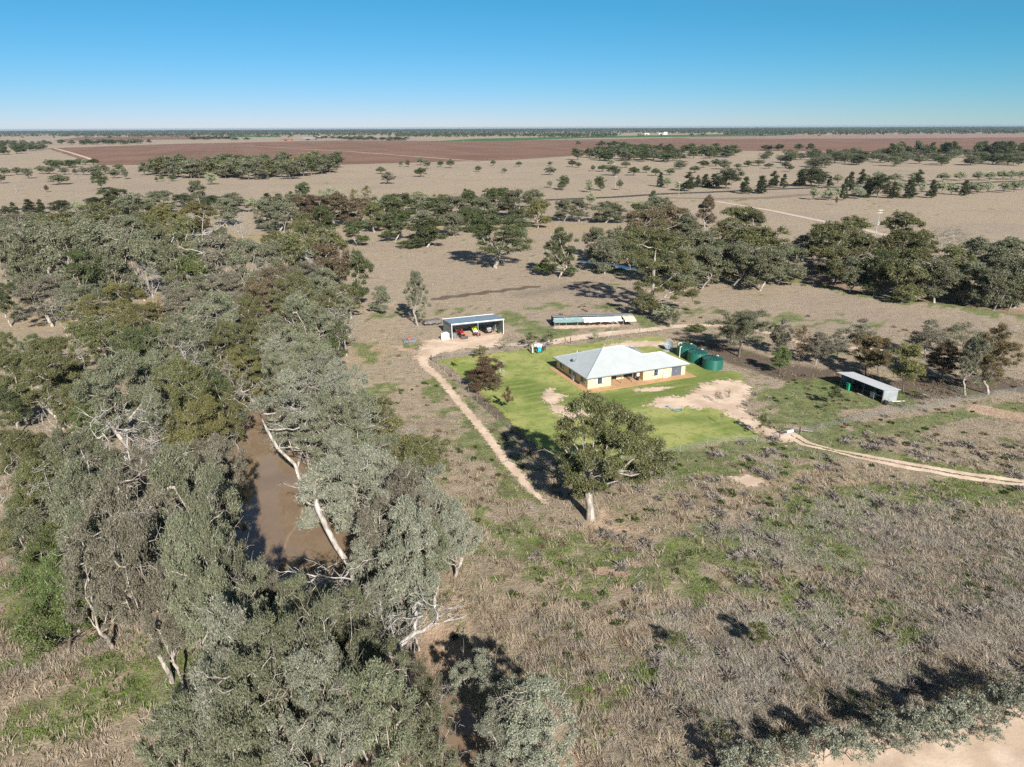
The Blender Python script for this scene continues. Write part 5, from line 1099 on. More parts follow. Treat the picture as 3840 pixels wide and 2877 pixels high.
M_TYRE=plain('tyre_rubber',(.025,.025,.025),.85);M_RED=plain('tractor_red',(.45,.035,.02),.35,dirt=.1);M_RIM=plain('rim_white',(.6,.6,.58),.5);M_BLK=plain('black_plastic',(.03,.03,.032),.5);M_STEEL=plain('worn_steel',(.16,.15,.15),.5,.5)
def wheel(e,x,y,r,w,rim=M_RIM,name='wheel'):
    wh_=MB().lathe([(r*.55,-w/2),(r*.93,-w/2),(r,-w*.32),(r,w*.32),(r*.93,w/2),(r*.55,w/2)],(x,y,r),20,'Y').obj('tyre' if False else name,M_TYRE,e,smooth=True)
    s=1 if y>0 else -1
    MB().lathe([(r*.54,-w*.42),(r*.54,w*.42),(r*.3,w*.3)],(x,y,r),16,'Y').obj('rim',rim,wh_,smooth=True)
def tractor():
    e=thing('tractor','red tractor with front loader bucket parked in the shed mouth','tractor',sp(2.9,2.5,.10),srz-math.pi/2+.12)
    # local +x is forward
    MB().hexa([(.1,-.36,.75),(2.0,-.34,.75),(2.0,.34,.75),(.1,.36,.75)],[(.1,-.32,1.45),(1.95,-.28,1.32),(1.95,.28,1.32),(.1,.32,1.45)]).obj('bonnet',M_RED,e,bevel=.05)
    MB().b2((2.01,-.28,.78),(2.05,.28,1.25)).obj('grille',M_BLK,e)
    MB().b2((-.9,-.25,.5),(1.9,.25,.78)).obj('chassis',M_BLK,e)
    for y in(-.75,.75): wheel(e,-.55,y,.75,.42)
    for y in(-.62,.62): wheel(e,1.5,y,.45,.28)
    for y in(-.75,.75): MB().prism([(-1.2,y-.25,1.35),(-1.,y-.25,1.62),(-.2,y-.25,1.62),(.05,y-.25,1.3),(.05,y+.25,1.3),(-.2,y+.25,1.62),(-1.,y+.25,1.62),(-1.2,y+.25,1.35)][0:4]+[(.05,y+.25,1.3),(-.2,y+.25,1.62),(-1.,y+.25,1.62),(-1.2,y+.25,1.35)],.05) if False else MB().box((-.55,y,1.58),(1.1,.46,.08)).obj('mudguard',M_RED,e,bevel=.03)
    MB().b2((-.85,-.25,1.2),(-.35,.25,1.32)).b2((-.92,-.25,1.3),(-.82,.25,1.75)).obj('seat',M_BLK,e,bevel=.03)
    MB().lathe([(.2,0),(.22,.02),(.2,.04)],(.0,0,1.62),16).tube([(.15,0,1.4),(0,0,1.64)],.02,6).obj('steering_wheel',M_BLK,e)
    MB().tube([(-1.0,-.5,1.6),(-1.0,-.5,2.4),(-1.0,.5,2.4),(-1.0,.5,1.6)],.04,8).obj('roll_bar',M_BLK,e)
    MB().tube([(.8,.2,1.4),(.8,.2,2.0)],.035,8).obj('exhaust_pipe',M_STEEL,e)
    for y in(-.42,.42): MB().tube([(.35,y,.9),(.45,y,1.62),(1.6,y,1.45),(2.25,y,.75),(2.75,y,.35)],.07,6).obj('loader_arm',M_RED,e)
    for y in(-.48,.48): MB().tube([(.5,y,1.0),(1.7,y,1.2)],.035,6).obj('loader_ram',M_STEEL,e)
    b=MB();b.hexa([(2.75,-.95,.02),(3.35,-.95,.02),(3.35,.95,.02),(2.75,.95,.02)],[(2.75,-.95,.08),(3.35,-.95,.05),(3.35,.95,.05),(2.75,.95,.08)]);b.b2((2.7,-.95,.08),(2.75,.95,.62));b.hexa([(2.75,-.95,.08),(3.3,-.95,.06),(3.3,-.91,.06),(2.75,-.91,.08)],[(2.75,-.95,.6),(2.95,-.95,.55),(2.95,-.91,.55),(2.75,-.91,.6)]);b.hexa([(2.75,.91,.08),(3.3,.91,.06),(3.3,.95,.06),(2.75,.95,.08)],[(2.75,.91,.6),(2.95,.91,.55),(2.95,.95,.55),(2.75,.95,.6)]);b.obj('bucket',M_STEEL,e)
    for y in(-.2,.2):MB().box((2.06,y,1.12),(.03,.16,.09)).obj('headlight',M_WHITE,e)
tractor()
def suv():
    e=thing('parked_car','dark four wheel drive parked tail outwards with spare wheel on its rear door','car',sp(10.6,3.9,.10),srz+math.pi/2+.12)
    M_B=plain('charcoal_paint',(.03,.033,.035),.22,.3,.6,.03)
    M_S=plain('silver_panel',(.42,.43,.44),.3,.4)
    body=MB();body.hexa([(-2.3,-.92,.38),(2.35,-.92,.42),(2.35,.92,.42),(-2.3,.92,.38)],[(-2.33,-.9,1.12),(2.3,-.86,1.02),(2.3,.86,1.02),(-2.33,.9,1.12)]);body.obj('body',M_B,e,bevel=.08)
    MB().hexa([(-2.28,-.84,1.12),(.95,-.84,1.12),(.95,.84,1.12),(-2.28,.84,1.12)],[(-2.12,-.72,1.78),(.25,-.72,1.8),(.25,.72,1.8),(-2.12,.72,1.78)]).obj('cabin',M_B,e,bevel=.05)
    for s in(-1,1):
        for a,b_ in((-2.0,-1.3),(-1.22,-.35),(-.27,.42)): MB().hexa([(a,s*.835,1.2),(b_,s*.835,1.2),(b_,s*.85,1.2),(a,s*.85,1.2)],[(a+.05,s*.735,1.68),(b_-.05,s*.735,1.68),(b_-.05,s*.755,1.68),(a+.05,s*.755,1.68)]).obj('side_window',M_GLASS,e)
        MB().box((-2.34,s*.78,.98),(.06,.16,.26)).obj('tail_light',plain('tail_red',(.35,.02,.02),.3),e)
        for x in(-1.45,1.45): wheel(e,x,s*.82,.39,.25,M_S)
        MB().tube([(-2.0,s*.6,1.83),(.1,s*.6,1.85)],.025,6).obj('roof_rail',M_BLK,e);MB().box((.7,s*1.0,1.15),(.12,.18,.14)).obj('mirror',M_BLK,e)
    MB().hexa([(-2.325,-.65,1.2),(-2.30,-.65,1.2),(-2.30,.65,1.2),(-2.325,.65,1.2)],[(-2.205,-.6,1.68),(-2.18,-.6,1.68),(-2.18,.6,1.68),(-2.205,.6,1.68)]).obj('rear_window',M_S,e)
    MB().hexa([(.98,-.7,1.12),(1.0,-.7,1.12),(1.0,.7,1.12),(.98,.7,1.12)],[(.33,-.66,1.74),(.35,-.66,1.74),(.35,.66,1.74),(.33,.66,1.74)]).obj('windscreen',M_GLASS,e)
    MB().b2((-2.45,-.9,.4),(-2.34,.9,.62)).obj('bumper',M_BLK,e,bevel=.03);MB().b2((-2.36,-.55,.66),(-2.345,.2,1.08)).obj('door_panel',M_S,e)
    MB().lathe([(.2,-.12),(.37,-.12),(.39,-.06),(.39,.06),(.37,.12),(.05,.13)],(-2.46,.22,1.0),20,'X').obj('spare_wheel',plain('grey_wheel_cover',(.25,.25,.26),.4),e,smooth=True)
suv()
def quad():
    e=thing('quad_bike','small bright red quad bike at the shed centre post','quad bike',sp(7.1,.9,.08),srz-.9)
    for s in(-1,1):
        for x in(-.55,.6): wheel(e,x,s*.42,.28,.24,M_BLK)
    MB().hexa([(-.85,-.3,.5),(.85,-.3,.5),(.85,.3,.5),(-.85,.3,.5)],[(-.8,-.22,.72),(.8,-.2,.78),(.8,.2,.78),(-.8,.22,.72)]).obj('body',M_RED,e,bevel=.04)
    for x in(-.6,.65):MB().box((x,0,.72),(.5,1.05,.05)).obj('mudguard',M_RED,e,bevel=.02)
    MB().box((-.2,0,.84),(.6,.28,.12)).obj('seat',M_BLK,e,bevel=.04);MB().tube([(.25,-.36,1.08),(.32,0,1.0),(.25,.36,1.08)],.02,6).tube([(.32,0,1.0),(.4,0,.75)],.025,6).obj('handlebar',M_BLK,e)
    MB().box((-.75,0,.84),(.4,.7,.04)).obj('carrier',M_STEEL,e);MB().lathe([(.14,0),(.17,.1),(.1,.2)],(.05,0,.92),12).obj('helmet',M_WHITE,e,smooth=True)
quad()
def buggy():
    e=thing('farm_buggy','white farm buggy with lime yellow seat beside the car in the shed','buggy',sp(7.6,4.3,.10),srz-math.pi/2-.1)
    M_Y=plain('lime_yellow',(.55,.68,.03),.6)
    for s in(-1,1):
        for x in(-.95,.95): wheel(e,x,s*.6,.32,.25,M_BLK)
    MB().hexa([(-1.4,-.65,.45),(1.4,-.6,.45),(1.4,.6,.45),(-1.4,.65,.45)],[(-1.4,-.65,.75),(1.35,-.5,.85),(1.35,.5,.85),(-1.4,.65,.75)]).obj('body',M_WHITE,e,bevel=.05)
    MB().b2((-1.35,-.66,.76),(-.3,.66,.82)).b2((-1.38,-.68,.8),(-1.33,.68,1.15)).obj('tray',M_WHITE,e)
    MB().b2((-.2,-.6,.8),(.3,.6,1.0)).b2((-.28,-.6,.95),(-.15,.6,1.5)).obj('seat',M_Y,e,bevel=.03);MB().b2((-.3,-.68,1.75),(.9,.68,1.82)).obj('canopy',M_Y,e,bevel=.02)
    for s in(-1,1):
        for x in(-.25,.85):MB().tube([(x,s*.62,.8),(x,s*.62,1.76)],.03,6).obj('frame_post',M_BLK,e)
buggy()
e=thing('wheelie_bin','dark green wheeled bin inside the right end of the shed','bin',sp(13.4,1.3,.10),srz)
M_G=plain('bin_green',(.02,.07,.045),.5);MB().hexa([(-.26,-.3,.05),(.26,-.3,.05),(.26,.3,.05),(-.26,.3,.05)],[(-.33,-.38,1.2),(.33,-.38,1.2),(.33,.38,1.2),(-.33,.38,1.2)]).obj('body',M_G,e,bevel=.03);MB().box((0,0,1.23),(.72,.84,.06)).obj('lid',M_G,e,bevel=.02)
for s in(-1,1):MB().lathe([(.1,-.03),(.1,.03)],(s*.3,.36,.1),12,'X').obj('wheel',M_TYRE,e)
e=thing('steel_drum_tank','round grey tank with leaning pole just inside the left shed post','tank',sp(1.0,1.1,.10),srz)
MB().lathe([(.75,0),(.75,1.3),(.6,1.42),(.1,1.46)],k=24).obj('body',plain('grey_tank_paint',(.16,.18,.19),.5),e,smooth=True);MB().tube([(1.25,-.8,0),(.1,-.55,1.9)],.035,6).obj('leaning_pole',M_STEEL,e)
e=thing('leaning_board','pale board leaning inside the right shed wall','board',sp(13.0,3.8,.1),srz);MB().box((0,0,1.1),(.08,1.9,2.2),ry=.18).obj('board',plain('pale_board',(.25,.3,.32),.6),e)
# white cage crate outside left
cp=at(1668,1278);e=thing('white_crate_tank','white square bulk container standing outside the left shed wall','container',(cp[0],cp[1]+.6,.0),srz)
MB().box((0,0,1.02),(2.0,1.1,1.75)).obj('bladder',M_WHITE,e,bevel=.06)
for i in range(7):MB().tube([(-1.03+i*.343,-.58,.15),(-1.03+i*.343,-.58,1.93)],.02,6).obj('cage_bar',M_WHITE,e)
for z in(.3,.85,1.4,1.9):MB().box((0,-.59,z),(2.1,.03,.04)).obj('cage_rail',M_WHITE,e)
MB().box((0,0,.07),(2.1,1.2,.14)).obj('pallet',plain('pallet_wood',(.3,.25,.18),.8),e);MB().box((.2,0,2.0),(1.2,.7,.22)).obj('folded_sheet',M_WHITE,e,bevel=.05)
# tarp covered trailer
tp=at(1640,1218);e=thing('covered_trailer','trailer under a slumped grey tarpaulin behind the shed corner','trailer',(tp[0]-1.4,tp[1]+.4,0),srz+.1)
V=[];F=[];nx,ny=16,8
for j in range(ny+1):
    for i in range(nx+1):
        x=-2.6+5.2*i/nx;y=-1.3+2.6*j/ny;ed=min(i,nx-i,j,ny-j)
        V.append((x,y,(1.35+.25*math.sin(x*1.7)*math.cos(y*2)+.12*math.sin(x*5+y*3) if ed>0 else .55+.1*math.sin(i+j))))
for j in range(ny):
    for i in range(nx):k=j*(nx+1)+i;F.append((k,k+1,k+nx+2,k+nx+1))
n=len(V);V+=[(a,b_,c-.02) for a,b_,c in V];F+=[tuple(q+n for q in reversed(f)) for f in F]
MB().raw(V,F).obj('tarpaulin',plain('grey_tarp',(.14,.125,.12),.7,dirt=.25),e,smooth=True);MB().box((0,0,.55),(4.6,2.2,.1)).obj('deck',M_STEEL,e)
for s in(-1,1):wheel(e,-.4,s*1.05,.34,.22)
for s in(-1,1):wheel(e,1.2,s*1.05,.34,.22)
MB().tube([(-2.3,0,.5),(-3.6,0,.45)],.05,6).obj('drawbar',M_STEEL,e);MB().box((-2.3,-.8,.75),(.5,.45,.35)).obj('toolbox',M_WHITE,e,bevel=.04)
# slasher
lp=at(1537,1285);e=thing('slasher_implement','blue slasher deck with orange gearbox lying in the grass left of the shed','implement',(lp[0]-.3,lp[1]+1.2,.05),srz-.05)
MB().box((0,0,.3),(3.3,2.0,.12)).box((0,-.98,.2),(3.3,.04,.3)).box((-1.63,0,.2),(.04,2.0,.3)).box((1.63,0,.2),(.04,2.0,.3)).obj('deck',plain('faded_blue_steel',(.20,.27,.36),.6,dirt=.2),e)
M_O=plain('faded_orange',(.55,.13,.06),.6,dirt=.2)
MB().box((0,.1,.55),(.5,.5,.4)).obj('gearbox',M_O,e,bevel=.05)
for s in(-1,1):MB().tube([(s*.5,-.9,.4),(s*.35,.3,1.1),(0,.9,1.2)],.05,6).obj('hitch_arm',M_O,e)
MB().tube([(0,.3,.6),(.1,1.4,.45)],.06,6).obj('drive_shaft',M_BLK,e)
for s in(-1,1):MB().box((s*1.0,-.2,.4),(.12,1.7,.1)).obj('deck_brace',M_O,e)
# ---- long low poultry run
RA=at(2078,1232);RB=at(2329,1225);rrz=frame(RA,RB)
rn=thing('poultry_run','long low poultry run with torn shade cloth and patched iron roof','animal shelter',tuple(RA),rrz)
L=22.6;D1,D2,D3=2.2,3.2,5.6
M_IR=ribbed('old_iron_sheet',(.30,.33,.37),0,.15,.55,.3,.02,.15);M_RU=ribbed('rusty_iron_sheet',(.42,.20,.10),0,.15,.8,.1,.02,.2);M_CL=plain('torn_cloth_white',(.80,.79,.76),.9,dirt=.05);M_CG=plain('pale_green_shade_cloth',(.24,.37,.36),.9);M_CC=plain('cream_cloth',(.72,.62,.48),.9,dirt=.06);M_GP=plain('galvanised_post',(.42,.42,.43),.5,.3)
n=18
for i in range(n):
    a,b_=L*i/n+.01,L*(i+1)/n-.01;dz_=.02*math.sin(i*2.1)
    MB().prism([(a,D2,2.55+dz_),(b_,D2,2.55+dz_),(b_-.0,D3+.6,2.15+dz_),(a,D3+.6,2.15+dz_)],.03).obj('roof_sheet',M_RU if i==3 else M_IR,rn)
for i in range(8):
    x=.15+(L-.3)*i/7
    MB().tube([(x,0,0),(x,0,1.85)],.05,6).obj('post',M_GP,rn)
    if i in(1,2,3,4,6,7) : MB().tube([(x,D2-.1,0),(x,D2-.1,2.5)],.045,6).obj('post',M_GP,rn)
for y,z in((0,1.86),(D2-.1,2.5),(D1,2.32)):MB().tube([(0,y,z),(L,y,z)],.04,6).obj('rail',M_GP,rn)
MB().tube([(1.5,0,0),(1.5,0,1.85)],.04,6).obj('post',M_GP,rn);MB().tube([(.15,0,1.0),(1.5,0,1.0)],.03,6).obj('gate_rail',M_GP,rn)
MB().b2((0,D3+.3,0),(L*.80,D3+.36,2.1)).obj('back_wall',M_IR,rn);MB().b2((.0,D1,0),(.06,D3+.3,2.1)).obj('end_wall',plain('black_mesh_cloth',(.03,.03,.03),.9),rn)
def cloth(nm,a,b_,mat,y0=-.05,y1=2.3,seed=1,tear=.5):
    rng=np.random.default_rng(seed);nx,ny=int((b_-a)*4),7;V=[];F=[]
    hem=np.convolve(rng.uniform(-tear,tear*.6,nx+1),np.ones(3)/3,'same')
    for j in range(ny+1):
        for i in range(nx+1):
            t=j/ny;y=y0+hem[i]*(1-t)*(1 if j<3 else .0)+(y1-y0)*t
            V.append((a+(b_-a)*i/nx,y,1.80+.5*t+.05*math.sin(i*.9+j)-.12*math.sin(math.pi*t)*abs(math.sin((a+(b_-a)*i/nx)*.97)) if j else 1.62+.12*hem[i]))
    for j in range(ny):
        for i in range(nx):k=j*(nx+1)+i;F.append((k,k+1,k+nx+2,k+nx+1))
    n=len(V);V+=[(q[0],q[1],q[2]-.015) for q in V];F+=[tuple(q+n for q in reversed(f)) for f in F]
    MB().raw(V,F).obj(nm,mat,rn,smooth=True)
cloth('shade_cloth',.1,8.6,M_CG,.0,2.2,1,.15);cloth('shade_cloth',8.2,19.0,M_CL,-.25,2.25,2,.7);cloth('shade_cloth',19.6,22.8,M_CC,-.7,2.9,3,.4)
MB().b2((.2,2.05,2.33),(19,2.35,2.36)).obj('sheet_edge',plain('pale_edge',(.5,.58,.58),.8),rn)
# ---- small shed at the right
XA=at(3150,1448);XB=at(3308,1512);xrz=frame(XA,XB)
xs=thing('small_shed','small skillion shed with white roof, silver end wall and dark open front','shed',tuple(XA),xrz)
LX=float(np.linalg.norm(XB[:2]-XA[:2]));DX=3.9
M_XR=ribbed('white_roof_sheet',(.62,.65,.68),0,.2,.4,.1,.02,.04);M_XW=ribbed('silver_wall_sheet',(.48,.52,.56),1,.12,.35,.45,.015,.16);M_XD=ribbed('dark_back_sheet',(.12,.13,.14),0,.15,.6,.2,.02,.1)
for i in range(10):
    a,b_=-.9+(LX+1.25)*i/10+.004,-.9+(LX+1.25)*(i+1)/10-.004;MB().prism([(a,-.7,2.95),(b_,-.7,2.95),(b_,DX+.3,2.35),(a,DX+.3,2.35)],.04).obj('roof_sheet',M_XR,xs)
for i in range(3):
    a,b_=DX*i/3+.004,DX*(i+1)/3-.004;za,zb=2.82-.5*i/3,2.82-.5*(i+1)/3
    MB().hexa([(LX-.05,a,0),(LX,a,0),(LX,b_,0),(LX-.05,b_,0)],[(LX-.05,a,za),(LX,a,za),(LX,b_,zb),(LX-.05,b_,zb)]).obj('wall_sheet',M_XW,xs)
    MB().hexa([(0,a,0),(.05,a,0),(.05,b_,0),(0,b_,0)],[(0,a,za),(.05,a,za),(.05,b_,zb),(0,b_,zb)]).obj('wall_sheet',M_XW,xs)
for i in range(6):MB().b2((.06+(LX-.12)*i/6+.004,DX-.05,0),(.06+(LX-.12)*(i+1)/6-.004,DX,2.25)).obj('wall_sheet',M_XD,xs)
for x in(.08,LX*.28,LX*.55,LX*.80,LX-.1):MB().tube([(x,-.05,0),(x,-.05,2.78)],.05,6).obj('post',M_TRIM,xs)
MB().tube([(0,-.05,2.8),(LX,-.05,2.8)],.05,6).obj('beam',M_TRIM,xs);MB().tube([(LX*.8,-.05,1.3),(LX-.1,-.05,1.3)],.03,6).obj('rail',M_TRIM,xs);MB().tube([(LX*.55,-.05,1.3),(LX*.8,-.05,1.3)],.03,6).obj('rail',M_TRIM,xs)
MB().b2((.05,-.04,-.05),(LX-.05,DX-.05,.05)).obj('floor',plain('dark_floor_dirt',(.12,.10,.08),.95),xs)
def xp(u,v,z=0.):
    c,s=math.cos(xrz),math.sin(xrz);return (XA[0]+u*c-v*s,XA[1]+u*s+v*c,z)
e=thing('green_feed_bin','bright green plastic bin at the open front of the small shed','bin',xp(2.6,-.5,.05),xrz);M_GG=plain('vivid_green_plastic',(.01,.32,.16),.45)
MB().hexa([(-.3,-.3,0),(.3,-.3,0),(.3,.3,0),(-.3,.3,0)],[(-.36,-.36,1.5),(.36,-.36,1.5),(.36,.36,1.3),(-.36,.36,1.3)]).obj('body',M_GG,e,bevel=.04);MB().box((0,-.02,1.5),(.8,.8,.09),rx=-.2).obj('lid',M_GG,e,bevel=.03)
e=thing('chest_freezer','pale old fridge lying in the small shed behind the rail','fridge',xp(LX*.72,.8,.05),xrz);MB().box((0,0,.6),(.95,.7,1.2)).obj('casing',plain('aged_white_enamel',(.55,.56,.52),.4),e,bevel=.04);MB().box((0,-.36,.95),(.9,.04,.42)).obj('door',plain('aged_white_enamel',(.55,.56,.52),.4),e);MB().box((.35,-.4,.9),(.03,.04,.2)).obj('handle',M_TRIM,e)
e=thing('rubble_pile','pile of pale broken boards at the small shed front','rubble',xp(LX*.53,-.5,.03),xrz)
for i in range(7):MB().box((_rs.uniform(-.7,.7),_rs.uniform(-.25,.25),.06+.05*i*.6),(_rs.uniform(.4,.9),.18,.05),rz=_rs.uniform(-1,1)).obj('board',plain('pale_board_scrap',(.5,.42,.33),.8),e)
o=MB().tube([(0,0,0),(2.6,.9,.05)],.07,8).obj('white_pipe',M_WHITE);o.location=xp(LX+.3,2.4,.1);o.rotation_euler[2]=xrz+.9;props(o,'white plastic pipe lying beyond the silver end wall','pipe')
e=thing('scrap_heap','dark crumpled scrap against the silver end wall of the shed','scrap',xp(LX+.75,.4,.05),xrz)
for i in range(9):MB().box((_rs.uniform(-.5,.5),_rs.uniform(-.7,.7),_rs.uniform(.1,.6)),(_rs.uniform(.3,.8),_rs.uniform(.2,.6),_rs.uniform(.05,.3)),rz=_rs.uniform(0,3),rx=_rs.uniform(-.6,.6),ry=_rs.uniform(-.6,.6)).obj('scrap_piece',M_BLK,e)
# ---- rotary clothes line
cp=at(2020,1325);cr=thing('clothes_line','rotary clothes hoist on the lawn left of the farmhouse','clothes line',(cp[0],cp[1],0),.2)
MB().tube([(0,0,0),(0,0,2.1)],.04,8).obj('pole',M_GP,cr);AR=1.95
for k in range(4):
    a=k*math.pi/2+.4;MB().tube([(0,0,1.75),(AR*math.cos(a),AR*math.sin(a),2.15)],.025,6).obj('arm',M_GP,cr)
for j,rr in enumerate((.8,1.2,1.6,1.95)):
    pts=[(rr*math.cos(k*math.pi/2+.4),rr*math.sin(k*math.pi/2+.4),1.75+.4*rr/AR) for k in range(5)];MB().tube(pts,.008,4,False).obj('line',M_GP,cr)
def garment(name,label,u,v,w_,h_,col,rz,shape='shirt',ztop=2.1):
    m=plain(label[:14].replace(' ','_')+'_cloth',col,.9,dirt=.08);b=MB()
    if shape=='shirt': P=[(-w_/2,0),(-w_*.32,.0),(-w_*.3,-h_),(w_*.3,-h_),(w_*.32,0),(w_/2,0)];P=[(-w_*.28,0),(w_*.28,0),(w_*.55,-.28*h_),(w_*.42,-.38*h_),(w_*.28,-.25*h_),(w_*.3,-h_),(-w_*.3,-h_),(-w_*.28,-.25*h_),(-w_*.42,-.38*h_),(-w_*.55,-.28*h_)]
    elif shape=='trousers': P=[(-w_/2,0),(w_/2,0),(w_*.55,-h_),(w_*.12,-h_),(0,-.4*h_),(-w_*.12,-h_),(-w_*.55,-h_)]
    else: P=[(-w_/2,0),(w_/2,0),(w_*.48,-h_*.5),(w_/2,-h_),(-w_/2,-h_*.97),(-w_*.46,-h_*.5)]
    n=len(P);V=[(x,.03*math.sin(x*9)+.02*z,z) for x,z in P]+[(x,.025+.03*math.sin(x*9)+.02*z,z) for x,z in P]
    b.raw(V,[tuple(range(n)),tuple(range(2*n-1,n-1,-1))]+[(i,i+n,(i+1)%n+n,(i+1)%n) for i in range(n)])
    o=b.obj(name,m);o.location=(cp[0]+u,cp[1]+v,ztop);o.rotation_euler[2]=rz;props(o,label,'laundry',group='washing on the rotary line')
garment('shirt','light blue shirt at the left end of the washing',-1.55,.1,.7,.85,(.30,.42,.68),.8)
garment('towel','long pink towel hanging lowest at the left corner',-1.5,-.75,.42,1.75,(.75,.50,.48),.6,'t',2.05)
garment('shirt','dark navy shirt left of the turquoise overalls',-.75,-1.15,.6,.95,(.03,.03,.07),.1)
garment('overalls','turquoise overalls hanging at the front of the line',.15,-1.45,.55,1.3,(.0,.45,.70),.05,'trousers')
garment('shirt','black tee with a pale square on the right side',.95,-1.1,.6,1.15,(.035,.03,.035),-.2,'t')
garment('trousers','dark purple trousers at the right end of the washing',1.5,-.75,.42,1.15,(.06,.04,.14),-.9,'trousers')
for u,v,l,rz in((-.7,.9,'white sheet at the rear left of the line',.1),(.0,1.1,'middle white sheet at the back of the line',-.1),(.65,.95,'white cloth at the rear right of the line',.15)):garment('sheet',l,u,v,.55,.9,(.78,.78,.80),rz,'t',2.1)
garment('jumper','grey jumper hanging behind the black tee',1.25,.2,.6,.8,(.18,.16,.16),.6)
# ---- fences
M_NET,t_=newmat('wire_netting');b_=NB(t_)
def netmat():
    t=M_NET.node_tree;b=NB(t);o=b.obj();sx=b.n('ShaderNodeSeparateXYZ');b.l(o,sx.inputs[0])
    k=2*math.pi/.10
    a=b.m('ABSOLUTE',b.m('SINE',b.m('MULTIPLY',b.m('ADD',sx.outputs[0],sx.outputs[2]),k/2)));c=b.m('ABSOLUTE',b.m('SINE',b.m('MULTIPLY',b.m('SUBTRACT',sx.outputs[0],sx.outputs[2]),k/2)))
    f=b.m('LESS_THAN',b.m('MINIMUM',a,c),.14)
    tr=b.n('ShaderNodeBsdfTransparent');bs=b.bsdf((.36,.37,.38),.5,.5);mx=b.n('ShaderNodeMixShader');b.l(f,mx.inputs[0]);b.l(tr.outputs[0],mx.inputs[1]);b.l(bs,mx.inputs[2]);b.out(mx.outputs[0])
netmat()
M_WIRE=plain('fence_wire',(.33,.33,.34),.5,.4)
def fence(name,label,pts,step,h=1.1,net=True,post=M_GP,pr=.04,wires=(1.08,.62,.1)):
    W=pxl(pts);e=thing(name,label,'fence',(W[0][0],W[0][1],0));o=np.array([W[0][0],W[0][1],0])
    wm=MB()
    for i in range(len(W)-1):
        a,b2=W[i],W[i+1];Ls=np.linalg.norm(b2-a);n=max(1,int(round(Ls/step)))
        for j in range(n if i<len(W)-2 else n+1):
            q=a+(b2-a)*j/n;z=float(height(q[0],q[1]));MB().tube([(q[0]-o[0],q[1]-o[1],z-.2),(q[0]-o[0],q[1]-o[1],z+h+.1)],pr,6).obj('post',post,e)
        z=float(height(*a));
        for wz in wires: wm.tube([(a[0]-o[0],a[1]-o[1],wz+z),(b2[0]-o[0],b2[1]-o[1],wz+float(height(*b2)))],.008,3,False)
        if net:
            d=(b2-a)/Ls;me=bpy.data.meshes.new('netting');me.from_pydata([(0,0,.04),(Ls,0,.04),(Ls,0,h),(0,0,h)],[],[(0,1,2,3)]);me.materials.append(M_NET)
            no=bpy.data.objects.new('netting',me);link(no,e);no.location=(a[0]-o[0],a[1]-o[1],z);no.rotation_euler[2]=math.atan2(d[1],d[0])
    w=wm.obj('wires',M_WIRE,e)
    return e
fence('wire_fence','wire netting fence with steel posts along the left side of the lawn',[(1618,1352),(1640,1367),(1668,1392),(1697,1418),(1727,1444),(1758,1476),(1790,1507),(1826,1541),(1867,1577),(1912,1613),(1985,1668),(2070,1712),(2215,1738)],5.2)
fence('wire_fence','wire netting fence along the near edge of the lawn up to the gate',[(2215,1738),(2330,1725),(2440,1712),(2550,1695),(2652,1668),(2760,1656),(2836,1655)],6.)
fence('wire_fence','long wire netting fence running right from the gate past the small shed',[(3004,1627),(3080,1608),(3165,1588),(3238,1571),(3320,1552),(3400,1540),(3462,1537),(3530,1522),(3590,1508),(3700,1488),(3805,1472),(3900,1455)],6.5)
fence('wire_fence','low wire fence along the top of the garden, before the shed',[(1618,1352),(1691,1337),(1765,1327),(1836,1313),(1920,1303),(2005,1296),(2062,1297)],5.5,h=1.0)
fence('wire_fence','plain wire fence behind the farmhouse along the dirt track',[(2139,1290),(2195,1278),(2262,1271),(2330,1263),(2400,1250),(2480,1243),(2560,1238),(2640,1240)],5.5,h=1.0,net=False)
M_RP=plain('rusty_timber_post',(.10,.055,.035),.85)
def post(x,y,h,r,label,mat=M_RP,name='gate_post'):
    P=at(x,y);o=MB().tube([(0,0,-.3),(0,0,h)],r,8).obj(name,mat);o.location=(P[0],P[1],0);props(o,label,'post')
post(2119,1289,1.5,.09,'left dark post of the small garden gateway on the track');post(2139,1290,1.75,.1,'taller right dark post of the garden gateway');post(1617,1352,1.35,.13,'stout dark corner post where lawn fence meets track')
post(2398,1243,1.1,.05,'thin dark post between track and garden behind the house');post(2593,1228,1.3,.06,'lone dark post by the track above the tanks')
# gate
GA=at(2923,1642);GB=at(2998,1628);grz=frame(GA,GB);GL=float(np.linalg.norm(GB[:2]-GA[:2]))
post(2923,1643,1.35,.09,'left timber post of the main gate');post(2998,1629,1.5,.11,'right timber post of the main gate')
e=thing('farm_gate','wide tubular farm gate with white name board across the sandy drive','gate',tuple(GA),grz)
MB().tube([(.12,0,.25),(.12,0,1.2),(GL-.12,0,1.2),(GL-.12,0,.25),(.12,0,.25)],.035,6).obj('gate_frame',M_GP,e)
for z in(.5,.72,.95):MB().tube([(.12,0,z),(GL-.12,0,z)],.012,4).obj('gate_bar',M_GP,e)
MB().b2((GL*.36,-.05,.72),(GL*.66,-.02,1.12)).obj('name_board',M_WHITE,e)
o=MB().tube([(0,0,.0),(-1.9,-1.2,.05)],.04,6).obj('rail',M_GP);o.location=(GA[0],GA[1],.5);props(o,'galvanised brace rail left of the main gate','rail')
o=MB().tube([(0,0,0),(2.2,-.1,-.25)],.04,6).obj('rail',M_GP);o.location=(GB[0]+.1,GB[1],.8);props(o,'galvanised brace rail right of the main gate','rail')
post(2836,1657,1.1,.07,'pale steel strainer post left of the main gate',M_GP,'fence_post')
